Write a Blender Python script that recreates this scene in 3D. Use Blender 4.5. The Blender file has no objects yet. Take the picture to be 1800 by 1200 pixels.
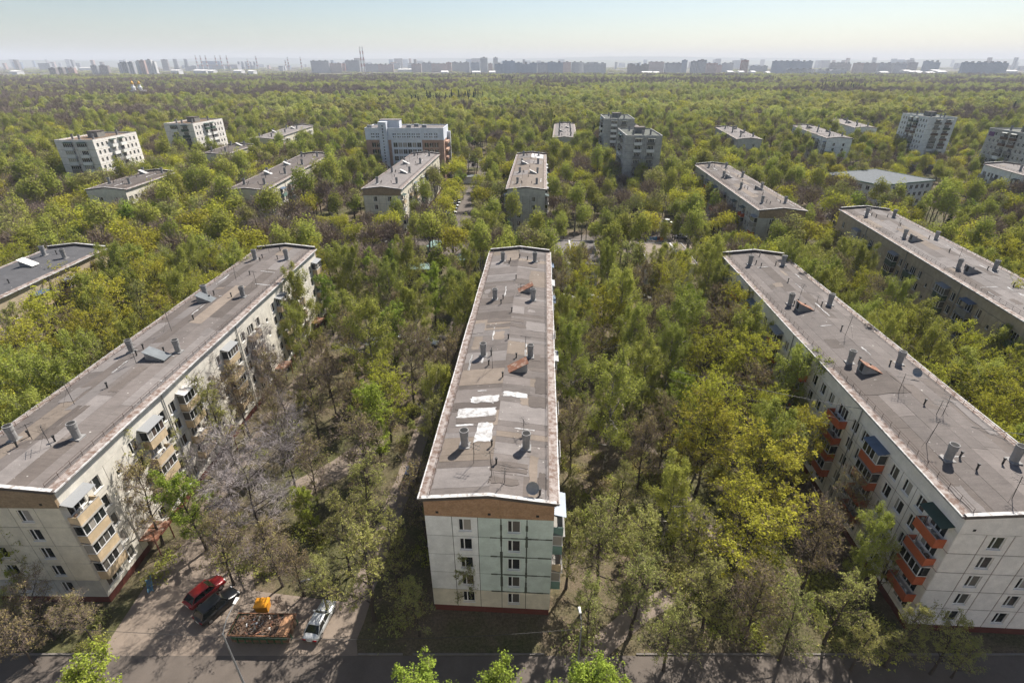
import bpy, math, random
import numpy as np
from mathutils import Matrix, Vector

# ------------------------------------------------------------------ camera, world, sun
S = bpy.context.scene
COL = S.collection
CAM_F, CAM_H = 915.0, 52.5
PITCH = math.atan(490 / CAM_F)
cd = bpy.data.cameras.new('camera'); cam = bpy.data.objects.new('camera', cd); COL.objects.link(cam)
cd.sensor_width = 36.0; cd.lens = 36.0 * CAM_F / 1800.0; cd.clip_start = 0.5; cd.clip_end = 60000
cam.location = (0, 0, CAM_H); cam.rotation_euler = (math.pi / 2 - PITCH, 0, 0)
S.camera = cam
SUN_EL, SUN_AZ = math.radians(47.5), math.radians(34)      # azimuth clockwise from +Y
w = bpy.data.worlds.new('World'); S.world = w; w.use_nodes = True
nt = w.node_tree; nt.nodes.clear()
o_ = nt.nodes.new('ShaderNodeOutputWorld'); b_ = nt.nodes.new('ShaderNodeBackground'); s_ = nt.nodes.new('ShaderNodeTexSky')
s_.sky_type = 'NISHITA'; s_.sun_disc = False; s_.sun_elevation = SUN_EL; s_.sun_rotation = SUN_AZ
s_.altitude = 150; s_.air_density = 1.0; s_.dust_density = 0.7; s_.ozone_density = 2.0
b_.inputs[1].default_value = 0.056
nt.links.new(s_.outputs[0], b_.inputs[0]); nt.links.new(b_.outputs[0], o_.inputs[0])
ld = bpy.data.lights.new('sun', 'SUN'); ld.energy = 5.0; ld.angle = math.radians(0.55); ld.color = (1.0, 0.93, 0.84)
sun = bpy.data.objects.new('sun', ld); COL.objects.link(sun); sun.location = (60, 90, 120)
sd = Vector((math.sin(SUN_AZ) * math.cos(SUN_EL), math.cos(SUN_AZ) * math.cos(SUN_EL), math.sin(SUN_EL)))
sun.rotation_euler = sd.to_track_quat('Z', 'Y').to_euler()
S.view_settings.view_transform = 'Standard'; S.view_settings.look = 'None'
S.view_settings.exposure = 0.97; S.view_settings.gamma = 1.0; S.view_settings.use_curve_mapping = False
S.render.engine = 'CYCLES'
S.cycles.use_denoising = True
try: S.cycles.denoising_prefilter = 'ACCURATE'
except Exception: pass
S.cycles.max_bounces = 6; S.cycles.diffuse_bounces = 3; S.cycles.glossy_bounces = 2; S.cycles.transmission_bounces = 3
S.cycles.volume_bounces = 0; S.cycles.transparent_max_bounces = 8
S.cycles.use_light_tree = False

_c, _s = math.cos(PITCH), math.sin(PITCH)
def at(x, y, z=0.0):
    """where the sight line through photo pixel (x, y) meets height z"""
    dx, dy = x - 900, y - 600
    t = (z - CAM_H) / (-CAM_F * _s - dy * _c)
    return dx * t, (CAM_F * _c - dy * _s) * t
def atY(x, y, Y):
    dx, dy = x - 900, y - 600
    t = Y / (CAM_F * _c - dy * _s)
    return dx * t, CAM_H + (-CAM_F * _s - dy * _c) * t

# ------------------------------------------------------------------ helpers
def tag(o, label=None, cat=None, group=None, kind=None):
    if label: o['label'] = label
    if cat: o['category'] = cat
    if group: o['group'] = group
    if kind: o['kind'] = kind
    return o
def link(name, mesh, parent=None, m=None):
    o = bpy.data.objects.new(name, mesh); COL.objects.link(o)
    if parent: o.parent = parent
    if m is not None:
        if parent: o.matrix_local = m
        else: o.matrix_world = m
    return o
def empty(name, x, y, z=0, rz=0):
    o = bpy.data.objects.new(name, None); COL.objects.link(o); o.location = (x, y, z); o.rotation_euler = (0, 0, rz)
    o.empty_display_size = 0.3
    return o
def T(x, y, z): return Matrix.Translation((x, y, z))
def RZ(a): return Matrix.Rotation(a, 4, 'Z')

class MB:
    def __init__(s): s.v, s.f, s.m = [], [], []
    def poly(s, pts, faces, mat=0):
        b = len(s.v); s.v += pts
        for f in faces: s.f.append([b + i for i in f]); s.m.append(mat)
        return s
    def box(s, x0, x1, y0, y1, z0, z1, mat=0):
        return s.poly([(x0, y0, z0), (x1, y0, z0), (x1, y1, z0), (x0, y1, z0), (x0, y0, z1), (x1, y0, z1), (x1, y1, z1), (x0, y1, z1)],
                      [(0, 3, 2, 1), (4, 5, 6, 7), (0, 1, 5, 4), (1, 2, 6, 5), (2, 3, 7, 6), (3, 0, 4, 7)], mat)
    def hexa(s, p, mat=0):   # 4 bottom points, 4 top points
        return s.poly(list(p), [(0, 3, 2, 1), (4, 5, 6, 7), (0, 1, 5, 4), (1, 2, 6, 5), (2, 3, 7, 6), (3, 0, 4, 7)], mat)
    def rings(s, rings, mat=0, cap=True, close=False):
        b = len(s.v); n = len(rings[0])
        for r in rings: s.v += [tuple(p) for p in r]
        for i in range(len(rings) - 1):
            for j in range(n):
                a, c = b + i * n, b + (i + 1) * n
                s.f.append([a + j, a + (j + 1) % n, c + (j + 1) % n, c + j]); s.m.append(mat)
        if cap:
            s.f.append([b + j for j in reversed(range(n))]); s.m.append(mat)
            e = b + (len(rings) - 1) * n
            s.f.append([e + j for j in range(n)]); s.m.append(mat)
        return s
    def lathe(s, prof, x=0, y=0, z=0, n=12, mat=0, cap=True):
        return s.rings([[(x + r * math.cos(2 * math.pi * k / n), y + r * math.sin(2 * math.pi * k / n), z + h) for k in range(n)] for r, h in prof], mat, cap)
    def tube(s, pts, r, n=5, mat=0):
        pts = [Vector(p) for p in pts]; rr = r if isinstance(r, (list, tuple)) else [r] * len(pts); R = []
        for i, p in enumerate(pts):
            d = (pts[min(i + 1, len(pts) - 1)] - pts[max(i - 1, 0)]).normalized()
            a = d.orthogonal().normalized() if i == 0 else (a - d * a.dot(d)).normalized()
            b = d.cross(a)
            R.append([p + (a * math.cos(2 * math.pi * k / n) + b * math.sin(2 * math.pi * k / n)) * rr[i] for k in range(n)])
        return s.rings(R, mat)
    def mesh(s, name, mats, smooth=False):
        me = bpy.data.meshes.new(name); me.from_pydata([tuple(v) for v in s.v], [], s.f)
        for m in mats: me.materials.append(m)
        if len(mats) > 1: me.polygons.foreach_set('material_index', s.m)
        if smooth: me.polygons.foreach_set('use_smooth', [True] * len(me.polygons))
        me.update(); return me
    def build(s, name, mats, parent=None, m=None, smooth=False):
        return link(name, s.mesh(name, mats if isinstance(mats, (list, tuple)) else [mats], smooth), parent, m)

# ------------------------------------------------------------------ materials
def new_mat(name):
    m = bpy.data.materials.new(name); m.use_nodes = True; n = m.node_tree.nodes; n.clear()
    out = n.new('ShaderNodeOutputMaterial'); p = n.new('ShaderNodeBsdfPrincipled')
    m.node_tree.links.new(p.outputs[0], out.inputs[0]); return m, m.node_tree, p
def N(nt, t, **k):
    n = nt.nodes.new(t)
    for a, b in k.items(): setattr(n, a, b)
    return n
def ramp(nt, src, stops):
    r = N(nt, 'ShaderNodeValToRGB'); e = r.color_ramp.elements
    while len(e) < len(stops): e.new(0.5)
    for i, (p, c) in enumerate(stops): e[i].position = p; e[i].color = (*c, 1) if len(c) == 3 else c
    nt.links.new(src, r.inputs[0]); return r.outputs[0]
def mix(nt, f, a, b, mode='MIX'):
    m = N(nt, 'ShaderNodeMix', data_type='RGBA', blend_type=mode)
    for sock, v in ((m.inputs[0], f), (m.inputs[6], a), (m.inputs[7], b)):
        if isinstance(v, (int, float)): sock.default_value = v
        elif isinstance(v, tuple): sock.default_value = (*v, 1) if len(v) == 3 else v
        else: nt.links.new(v, sock)
    return m.outputs[2]
def noise(nt, vec, scale, detail=4, rough=0.6):
    n = N(nt, 'ShaderNodeTexNoise'); n.inputs['Scale'].default_value = scale; n.inputs['Detail'].default_value = detail; n.inputs['Roughness'].default_value = rough
    nt.links.new(vec, n.inputs['Vector']); return n.outputs[0]
def math_(nt, op, a, b=0.0):
    m = N(nt, 'ShaderNodeMath', operation=op)
    for i, v in enumerate((a, b)):
        if isinstance(v, (int, float)): m.inputs[i].default_value = v
        else: nt.links.new(v, m.inputs[i])
    return m.outputs[0]
def gpos(nt): return N(nt, 'ShaderNodeNewGeometry').outputs['Position']
def rnd(nt): return N(nt, 'ShaderNodeObjectInfo').outputs['Random']
def surf(name, col, rough=0.85, dirt=(0.6, 0.6), dcol=None, scale=0.8, fine=9.0, tone=0.1, bump=0.0, metal=0.0, spec=0.3):
    """weathered surface: base colour, broad stains and fine grain by world position, tone by object"""
    m, t, p = new_mat(name); P = gpos(t)
    dcol = dcol or tuple(c * 0.62 for c in col)
    n1 = noise(t, P, scale, 5, 0.62); n2 = noise(t, P, fine, 3, 0.7)
    c = mix(t, ramp(t, n1, [(0.38, (0, 0, 0)), (0.38 + 0.4 * dirt[0], (dirt[1],) * 3)]), col, dcol)
    c = mix(t, 0.35, c, ramp(t, n2, [(0.25, (0.55,) * 3), (0.75, (1.0,) * 3)]), 'MULTIPLY')
    v = math_(t, 'MULTIPLY_ADD', rnd(t), 2 * tone); t.nodes[-1].inputs[2].default_value = 1.1 - tone
    hs = N(t, 'ShaderNodeHueSaturation'); t.links.new(c, hs.inputs['Color']); t.links.new(v, hs.inputs['Value'])
    t.links.new(hs.outputs[0], p.inputs['Base Color'])
    p.inputs['Roughness'].default_value = rough; p.inputs['Metallic'].default_value = metal; p.inputs['Specular IOR Level'].default_value = spec
    if bump:
        b = N(t, 'ShaderNodeBump'); b.inputs['Strength'].default_value = bump; b.inputs['Distance'].default_value = 0.05
        t.links.new(n2, b.inputs['Height']); t.links.new(b.outputs[0], p.inputs['Normal'])
    return m
def plain(name, col, rough=0.6, metal=0.0, spec=0.4, coat=0.0):
    m, t, p = new_mat(name); P = gpos(t); n = noise(t, P, 6.0, 3)
    c = mix(t, 0.25, col, ramp(t, n, [(0.3, (0.6,) * 3), (0.7, (1,) * 3)]), 'MULTIPLY')
    t.links.new(c, p.inputs['Base Color']); p.inputs['Roughness'].default_value = rough; p.inputs['Metallic'].default_value = metal
    p.inputs['Specular IOR Level'].default_value = spec; p.inputs['Coat Weight'].default_value = coat
    return m
def leafmat(name, c1, c2, trans=0.36, hue=0.02):
    m = bpy.data.materials.new(name); m.use_nodes = True; t = m.node_tree; t.nodes.clear()
    out = N(t, 'ShaderNodeOutputMaterial'); P = gpos(t)
    n = noise(t, P, 1.3, 3)
    c = mix(t, ramp(t, n, [(0.35, (0, 0, 0)), (0.65, (1, 1, 1))]), c1, c2)
    hs = N(t, 'ShaderNodeHueSaturation'); t.links.new(c, hs.inputs['Color'])
    r = rnd(t); a = math_(t, 'MULTIPLY_ADD', r, hue * 2); t.nodes[-1].inputs[2].default_value = 0.5 - hue
    t.links.new(a, hs.inputs['Hue'])
    r2 = math_(t, 'FRACT', math_(t, 'MULTIPLY', r, 17.3)); v = math_(t, 'MULTIPLY_ADD', r2, 0.4); t.nodes[-1].inputs[2].default_value = 0.8
    t.links.new(v, hs.inputs['Value'])
    d = N(t, 'ShaderNodeBsdfDiffuse'); tr = N(t, 'ShaderNodeBsdfTranslucent'); mx = N(t, 'ShaderNodeMixShader'); mx.inputs[0].default_value = trans
    t.links.new(hs.outputs[0], d.inputs[0]); t.links.new(hs.outputs[0], tr.inputs[0])
    t.links.new(d.outputs[0], mx.inputs[1]); t.links.new(tr.outputs[0], mx.inputs[2]); t.links.new(mx.outputs[0], out.inputs[0])
    return m
def brickmat(name, c1, c2, mortar):
    m, t, p = new_mat(name); tc = N(t, 'ShaderNodeTexCoord'); sx = N(t, 'ShaderNodeSeparateXYZ'); cx = N(t, 'ShaderNodeCombineXYZ')
    t.links.new(tc.outputs['Object'], sx.inputs[0]); t.links.new(sx.outputs[0], cx.inputs[0]); t.links.new(sx.outputs[2], cx.inputs[1])
    b = N(t, 'ShaderNodeTexBrick'); t.links.new(cx.outputs[0], b.inputs['Vector'])
    b.inputs['Color1'].default_value = (*c1, 1); b.inputs['Color2'].default_value = (*c2, 1); b.inputs['Mortar'].default_value = (*mortar, 1)
    b.inputs['Scale'].default_value = 1.0; b.inputs['Mortar Size'].default_value = 0.012; b.inputs['Brick Width'].default_value = 0.27; b.inputs['Row Height'].default_value = 0.10
    n = noise(t, gpos(t), 1.2, 5)
    c = mix(t, ramp(t, n, [(0.3, (0.0,) * 3), (0.75, (0.7,) * 3)]), b.outputs[0], tuple(x * 0.5 for x in c1))
    n2 = noise(t, gpos(t), 5.0, 2); c = mix(t, 0.5, c, ramp(t, n2, [(0.3, (0.55,) * 3), (0.7, (1,) * 3)]), 'MULTIPLY')
    t.links.new(c, p.inputs['Base Color']); p.inputs['Roughness'].default_value = 0.9
    return m
def roofmat(name, col, tone=0.16, streak=True):
    m, t, p = new_mat(name); P = gpos(t)
    n1 = noise(t, P, 0.5, 6, 0.65); n2 = noise(t, P, 7.0, 4, 0.7)
    mp = N(t, 'ShaderNodeMapping'); mp.inputs['Scale'].default_value = (0.5, 2.6, 1); t.links.new(P, mp.inputs[0]); n3 = noise(t, mp.outputs[0], 1.2, 4)
    c = mix(t, ramp(t, n1, [(0.35, (0, 0, 0)), (0.72, (0.75,) * 3)]), col, tuple(x * 0.66 for x in col))
    c = mix(t, 0.45, c, ramp(t, n3, [(0.3, (0.68,) * 3), (0.7, (1.12,) * 3)]), 'MULTIPLY')
    c = mix(t, 0.4, c, ramp(t, n2, [(0.3, (0.6,) * 3), (0.7, (1.1,) * 3)]), 'MULTIPLY')
    sp = noise(t, P, 2.3, 2, 0.4); c = mix(t, ramp(t, sp, [(0.74, (0, 0, 0)), (0.78, (0.6,) * 3)]), c, (0.5, 0.48, 0.45))
    v = math_(t, 'MULTIPLY_ADD', rnd(t), 2 * tone); t.nodes[-1].inputs[2].default_value = 1.08 - tone
    hs = N(t, 'ShaderNodeHueSaturation'); t.links.new(c, hs.inputs['Color']); t.links.new(v, hs.inputs['Value'])
    t.links.new(hs.outputs[0], p.inputs['Base Color']); p.inputs['Roughness'].default_value = 0.9; p.inputs['Specular IOR Level'].default_value = 0.25
    b = N(t, 'ShaderNodeBump'); b.inputs['Strength'].default_value = 0.35; b.inputs['Distance'].default_value = 0.04
    t.links.new(n2, b.inputs['Height']); t.links.new(b.outputs[0], p.inputs['Normal'])
    return m
def flashmat(name, a, rust, lo=0.45, hi=0.6):
    m, t, p = new_mat(name); P = gpos(t); n = noise(t, P, 1.6, 6, 0.7)
    c = mix(t, ramp(t, n, [(lo, (0, 0, 0)), (hi, (1, 1, 1))]), a, rust)
    t.links.new(c, p.inputs['Base Color']); p.inputs['Roughness'].default_value = 0.8; p.inputs['Specular IOR Level'].default_value = 0.15; return m

M = {}
M['white'] = surf('white paint', (0.72, 0.71, 0.68), dirt=(0.6, 0.35))
M['joint_brown'] = surf('brown joint', (0.16, 0.11, 0.07))
M['joint_dark'] = surf('dark green joint', (0.07, 0.08, 0.065))
M['joint_grey'] = surf('grey joint', (0.13, 0.13, 0.12))
M['panel_cream'] = surf('cream panel', (0.55, 0.52, 0.44), dirt=(0.5, 0.5), tone=0.05)
M['panel_ivory'] = surf('pale facade panel', (0.62, 0.59, 0.52), dirt=(0.5, 0.4), tone=0.05)  # one even pale wall colour
M['panel_white'] = surf('pale grey panel', (0.70, 0.71, 0.71), dirt=(0.5, 0.4), tone=0.04)
M['panel_mint'] = surf('pale mint panel', (0.52, 0.60, 0.565), dirt=(0.5, 0.4), tone=0.04)
M['panel_beige'] = surf('beige panel', (0.62, 0.575, 0.465), dirt=(0.5, 0.4), tone=0.04)
M['panel_grey'] = surf('grey panel', (0.44, 0.43, 0.40), dirt=(0.5, 0.5), tone=0.06)
M['panel_tan'] = surf('tan panel', (0.40, 0.33, 0.24), dirt=(0.5, 0.5), tone=0.05)
M['panel_pale'] = surf('pale pink white panel', (0.74, 0.70, 0.655), dirt=(0.5, 0.35), tone=0.04)
M['plinth'] = surf('red plinth', (0.12, 0.034, 0.024), dirt=(0.6, 0.6))
M['plinth_grey'] = surf('grey plinth', (0.16, 0.15, 0.14))
M['brick'] = brickmat('brown yellow brick', (0.46, 0.26, 0.13), (0.36, 0.185, 0.095), (0.42, 0.34, 0.25))
M['brick2'] = brickmat('ochre brick', (0.38, 0.27, 0.155), (0.30, 0.20, 0.11), (0.28, 0.23, 0.17))
M['roof'] = roofmat('roofing felt', (0.148, 0.130, 0.121))
M['roof_dark'] = roofmat('dark roofing felt', (0.115, 0.098, 0.088))
M['roof_light'] = roofmat('light roofing felt', (0.185, 0.168, 0.16))
M['roof_tan'] = roofmat('tan roofing felt', (0.20, 0.165, 0.135))
M['roof_charcoal'] = roofmat('charcoal roofing felt', (0.085, 0.085, 0.09), tone=0.06)
M['bitumen_white'] = flashmat('silver white bitumen', (0.50, 0.50, 0.50), (0.22, 0.21, 0.20), 0.45, 0.66)
M['flash_white'] = flashmat('white metal flashing', (0.50, 0.50, 0.49), (0.24, 0.20, 0.18), 0.48, 0.64)
M['rail'] = plain('brown railing', (0.07, 0.045, 0.035), 0.8)
M['flash_rust'] = flashmat('rusty eaves flashing', (0.31, 0.275, 0.255), (0.14, 0.095, 0.075), 0.42, 0.6)
M['concrete'] = surf('concrete', (0.27, 0.265, 0.26), dirt=(0.5, 0.6), fine=14, tone=0.05)
M['dark'] = surf('dark void', (0.02, 0.02, 0.02))
M['blackmetal'] = plain('black metal', (0.03, 0.03, 0.03), 0.6)
M['rust'] = flashmat('rusty sheet', (0.20, 0.095, 0.06), (0.32, 0.24, 0.19), 0.5, 0.62)
M['greymetal'] = plain('grey metal', (0.24, 0.25, 0.26), 0.6, 0.2)
M['frame'] = plain('white window frame', (0.70, 0.70, 0.69), 0.5)
M['frame_brown'] = plain('brown window frame', (0.16, 0.10, 0.06), 0.6)
M['orange'] = surf('orange balcony sheet', (0.42, 0.105, 0.040), dirt=(0.5, 0.4), rough=0.6, tone=0.06)
M['ochre'] = surf('ochre balcony sheet', (0.55, 0.43, 0.28), dirt=(0.4, 0.55), fine=5, rough=0.7)
M['greenb'] = surf('green balcony sheet', (0.055, 0.09, 0.065), rough=0.6)
M['tealb'] = surf('teal balcony sheet', (0.16, 0.26, 0.23), rough=0.6)
M['greyb'] = surf('grey balcony sheet', (0.22, 0.21, 0.19), rough=0.7)
M['brownb'] = surf('brown balcony sheet', (0.13, 0.085, 0.06), rough=0.7)
M['metalroof'] = surf('grey metal roof', (0.17, 0.185, 0.195), rough=0.9, spec=0.08)
M['blueroof'] = surf('blue awning sheet', (0.085, 0.13, 0.20), rough=0.4)
M['greenroof'] = surf('dark green awning sheet', (0.02, 0.05, 0.04), rough=0.45)
M['tealroof'] = surf('teal pavilion roof', (0.22, 0.33, 0.30), rough=0.5)
M['asphalt'] = surf('dusty asphalt', (0.112, 0.094, 0.080), dirt=(0.7, 0.6), scale=0.35, fine=6, tone=0)
M['path'] = surf('dusty path', (0.20, 0.162, 0.130), dirt=(0.8, 0.5), scale=0.5, fine=5, tone=0)
M['kerb'] = surf('kerb stone', (0.17, 0.155, 0.14))
M['bark'] = surf('bark', (0.060, 0.048, 0.040), dirt=(0.6, 0.6), scale=2, tone=0.2)
M['bark_birch'] = surf('birch bark', (0.34, 0.32, 0.29), dcol=(0.05, 0.045, 0.04), dirt=(0.45, 0.9), scale=2.2, tone=0.15)
M['twig_grey'] = surf('grey twigs', (0.30, 0.265, 0.26), tone=0.1)
M['twig_brown'] = surf('brown twigs', (0.23, 0.175, 0.145), tone=0.2)
M['leaf_maple'] = leafmat('maple blossom', (0.48, 0.46, 0.055), (0.34, 0.35, 0.055), hue=0.012)
M['leaf_birch'] = leafmat('birch leaf', (0.37, 0.39, 0.085), (0.26, 0.29, 0.06), hue=0.012)
M['leaf_poplar'] = leafmat('poplar leaf', (0.36, 0.365, 0.115), (0.26, 0.275, 0.085), hue=0.015)
M['leaf_bright'] = leafmat('young green leaf', (0.31, 0.375, 0.058), (0.22, 0.285, 0.05), hue=0.015)
M['leaf_bud'] = leafmat('budding leaf', (0.33, 0.28, 0.11), (0.25, 0.22, 0.10), hue=0.015)
M['needle'] = leafmat('spruce needles', (0.035, 0.062, 0.03), (0.022, 0.042, 0.024), 0.1)
M['leaf_far'] = leafmat('woodland leaf', (0.46, 0.465, 0.15), (0.34, 0.35, 0.105), hue=0.02)

def panemat():
    m, t, p = new_mat('window glass'); r = rnd(t)
    c = ramp(t, r, [(0.0, (0.010, 0.012, 0.013)), (0.4, (0.022, 0.025, 0.026)), (0.6, (0.09, 0.085, 0.075)), (0.72, (0.30, 0.28, 0.25)), (0.84, (0.03, 0.03, 0.03)), (0.95, (0.08, 0.06, 0.05))])
    t.nodes[-1].color_ramp.interpolation = 'CONSTANT'
    t.links.new(c, p.inputs['Base Color']); p.inputs['Roughness'].default_value = 0.06; p.inputs['Specular IOR Level'].default_value = 0.5
    return m
M['glass'] = panemat()
M['glass'].node_tree.nodes

# ------------------------------------------------------------------ building kit
CACHE = {}
def cached(key, fn):
    if key not in CACHE: CACHE[key] = fn()
    return CACHE[key]
def panel_mb(mb, x0, x1, z0, z1, hole=None, y0=0.0, y1=0.2, mat=0):
    if hole is None: return mb.box(x0, x1, y0, y1, z0, z1, mat)
    a, b, c, d = hole                                    # opening x from a to b, z from c to d
    o = [(x0, z0), (x1, z0), (x1, z1), (x0, z1)]; i = [(a, c), (b, c), (b, d), (a, d)]
    pts = [(x, y0, z) for x, z in o + i] + [(x, y1, z) for x, z in o + i]; F = []
    for k in range(4):
        n = (k + 1) % 4
        F += [(k, n, 4 + n, 4 + k), (8 + n, 8 + k, 12 + k, 12 + n), (n, k, 8 + k, 8 + n), (4 + k, 4 + n, 12 + n, 12 + k)]
    return mb.poly(pts, F, mat)
def window_bits(w, h, n, sill=True, y=0.10):
    """frame builder around (0, 0) lower left; returns frame mesh builder and pane rectangles"""
    f = MB(); t = 0.065
    f.box(0, w, y, y + .07, 0, t).box(0, w, y, y + .07, h - t, h).box(0, t, y, y + .07, t, h - t).box(w - t, w, y, y + .07, t, h - t)
    xs = [w * (.36 if (n == 2) else 1 / n) * 1] if n == 2 else [w * k / n for k in range(1, n)]
    for x in xs: f.box(x - .05, x + .05, y - .01, y + .06, t, h - t)
    if sill: f.box(-.05, w + .05, -.07, y, -.05, -.01)
    e = [t] + [x for q in xs for x in (q - .05, q + .05)] + [w - t]
    return f, [(e[2 * k], e[2 * k + 1]) for k in range(len(xs) + 1)], t
def add_window(root, fm, x, z, w, h, n, detail, fmat, skip=False, name='window'):
    m = fm @ T(x, 0, z)
    if detail >= 2:
        me = cached(('win', w, h, n, fmat.name), lambda: window_bits(w, h, n)[0].mesh('window', [fmat]))
        o = link(name, me, root, m)
        _, panes, t = window_bits(w, h, n)
        for a, b in panes:
            pm = cached(('pane', round(b - a, 3), h), lambda: MB().box(0, b - a, 0, .02, 0, h - 2 * t).mesh('pane', [M['glass']]))
            link('pane', pm, o, T(a, .125, t))
        return o
    def mk():
        f, panes, t = window_bits(w, h, n)
        for a, b in panes: f.box(a, b, .125, .145, t, h - t, 1)
        return f.mesh('window', [fmat, M['glass']])
    return link(name, cached(('win1', w, h, n, fmat.name), mk), root, m)

class Facade:
    """x runs along the wall, y points into the building, z up"""
    def __init__(s, root, W, L, side):
        s.root = root
        s.m = {'near': Matrix.Identity(4), 'right': T(W, 0, 0) @ RZ(math.pi / 2), 'far': T(W, L, 0) @ RZ(math.pi), 'left': T(0, L, 0) @ RZ(-math.pi / 2)}[side]
        s.len = W if side in ('near', 'far') else L

def build_facade(F, ops, nfl, z0, st, mats, detail, bounds=None, fmat=None, panelpick=None, wide=3.4):
    """ops: per column (centre, width, height, sill, panes, kind) kind: w window, s stair window (half a storey down), b balcony window"""
    fmat = fmat or M['frame']; ops = sorted(ops, key=lambda o: o[0]); g = (0.045 if mats[1].name == 'brown joint' else 0.03) if detail >= 1 else 0.0
    if bounds is None:
        c = [o[0] for o in ops]; bounds = [0.0] + [(a + b) / 2 for a, b in zip(c, c[1:])] + [F.len]
        cols = []
        for k, o in enumerate(ops):
            a, b = bounds[k], bounds[k + 1]; hw = max(o[1] / 2 + .45, 1.25)
            if o[0] - a > wide / 2 + 1.0: cols.append((a, o[0] - hw, None)); a = o[0] - hw
            if b - o[0] > wide / 2 + 1.0: cols.append((a, o[0] + hw, o)); cols.append((o[0] + hw, b, None))
            else: cols.append((a, b, o))
        if not ops: n = max(1, round(F.len / 3)); cols = [(F.len * k / n, F.len * (k + 1) / n, None) for k in range(n)]
    else:
        cols = [(a, b, next((o for o in ops if a < o[0] < b), None)) for a, b in zip(bounds, bounds[1:])]
    joint = MB(); big = MB(); wj = MB()
    for a, b, o in cols[1:]: joint.box(a - .035, a + .035, .03, .19, z0 + .01, z0 + nfl * st - .01)
    for k in range(1, nfl): joint.box(.02, F.len - .02, .035, .185, z0 + k * st - .035, z0 + k * st + .035)
    if detail: joint.build('joint_strips', [mats[1]], F.root, F.m)['kind'] = 'stuff'
    for fl in range(nfl):
        zb = z0 + fl * st
        for ci, (a, b, o) in enumerate(cols):
            hole = None
            if o and not (o[5] == 's' and fl == 0):
                cx, w, h, sill = o[:4]
                zz = sill if o[5] != 's' else (-0.25)
                hole = (cx - w / 2, cx + w / 2, max(zz, .06), max(zz, .06) + h)
            pm = mats[0] if panelpick is None else panelpick(fl, ci, (a + b) / 2)
            if detail >= 2:
                rel = None if hole is None else (round(hole[0] - a, 3), round(hole[1] - a, 3), round(hole[2], 3), round(hole[3], 3))
                me = cached(('panel', round(b - a, 3), st, rel, pm.name), lambda: panel_mb(MB(), g, b - a - g, g, st - g, rel).mesh('panel', [pm]))
                link('wall_panel', me, F.root, F.m @ T(a, 0, zb))
            else:
                panel_mb(big, a + g, b - g, zb + g, zb + st - g, None if hole is None else (hole[0], hole[1], zb + hole[2], zb + hole[3]))
            if hole and detail: add_window(F.root, F.m, hole[0], zb + hole[2], o[1], o[2], o[4], detail, fmat)
            elif hole:
                f, panes, t_ = window_bits(o[1], o[2], o[4], False)
                for a_, b_ in panes: f.box(a_, b_, .125, .145, t_, o[2] - t_, 1)
                wj.poly([(v[0] + hole[0], v[1], v[2] + zb + hole[2]) for v in f.v], f.f); wj.m[-len(f.m):] = f.m
    if wj.v: wj.build('window_rows', [fmat, M['glass']], F.root, F.m)['kind'] = 'stuff'
    if detail < 2: big.build('wall_panels', [mats[0]], F.root, F.m)['kind'] = 'stuff'

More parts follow.
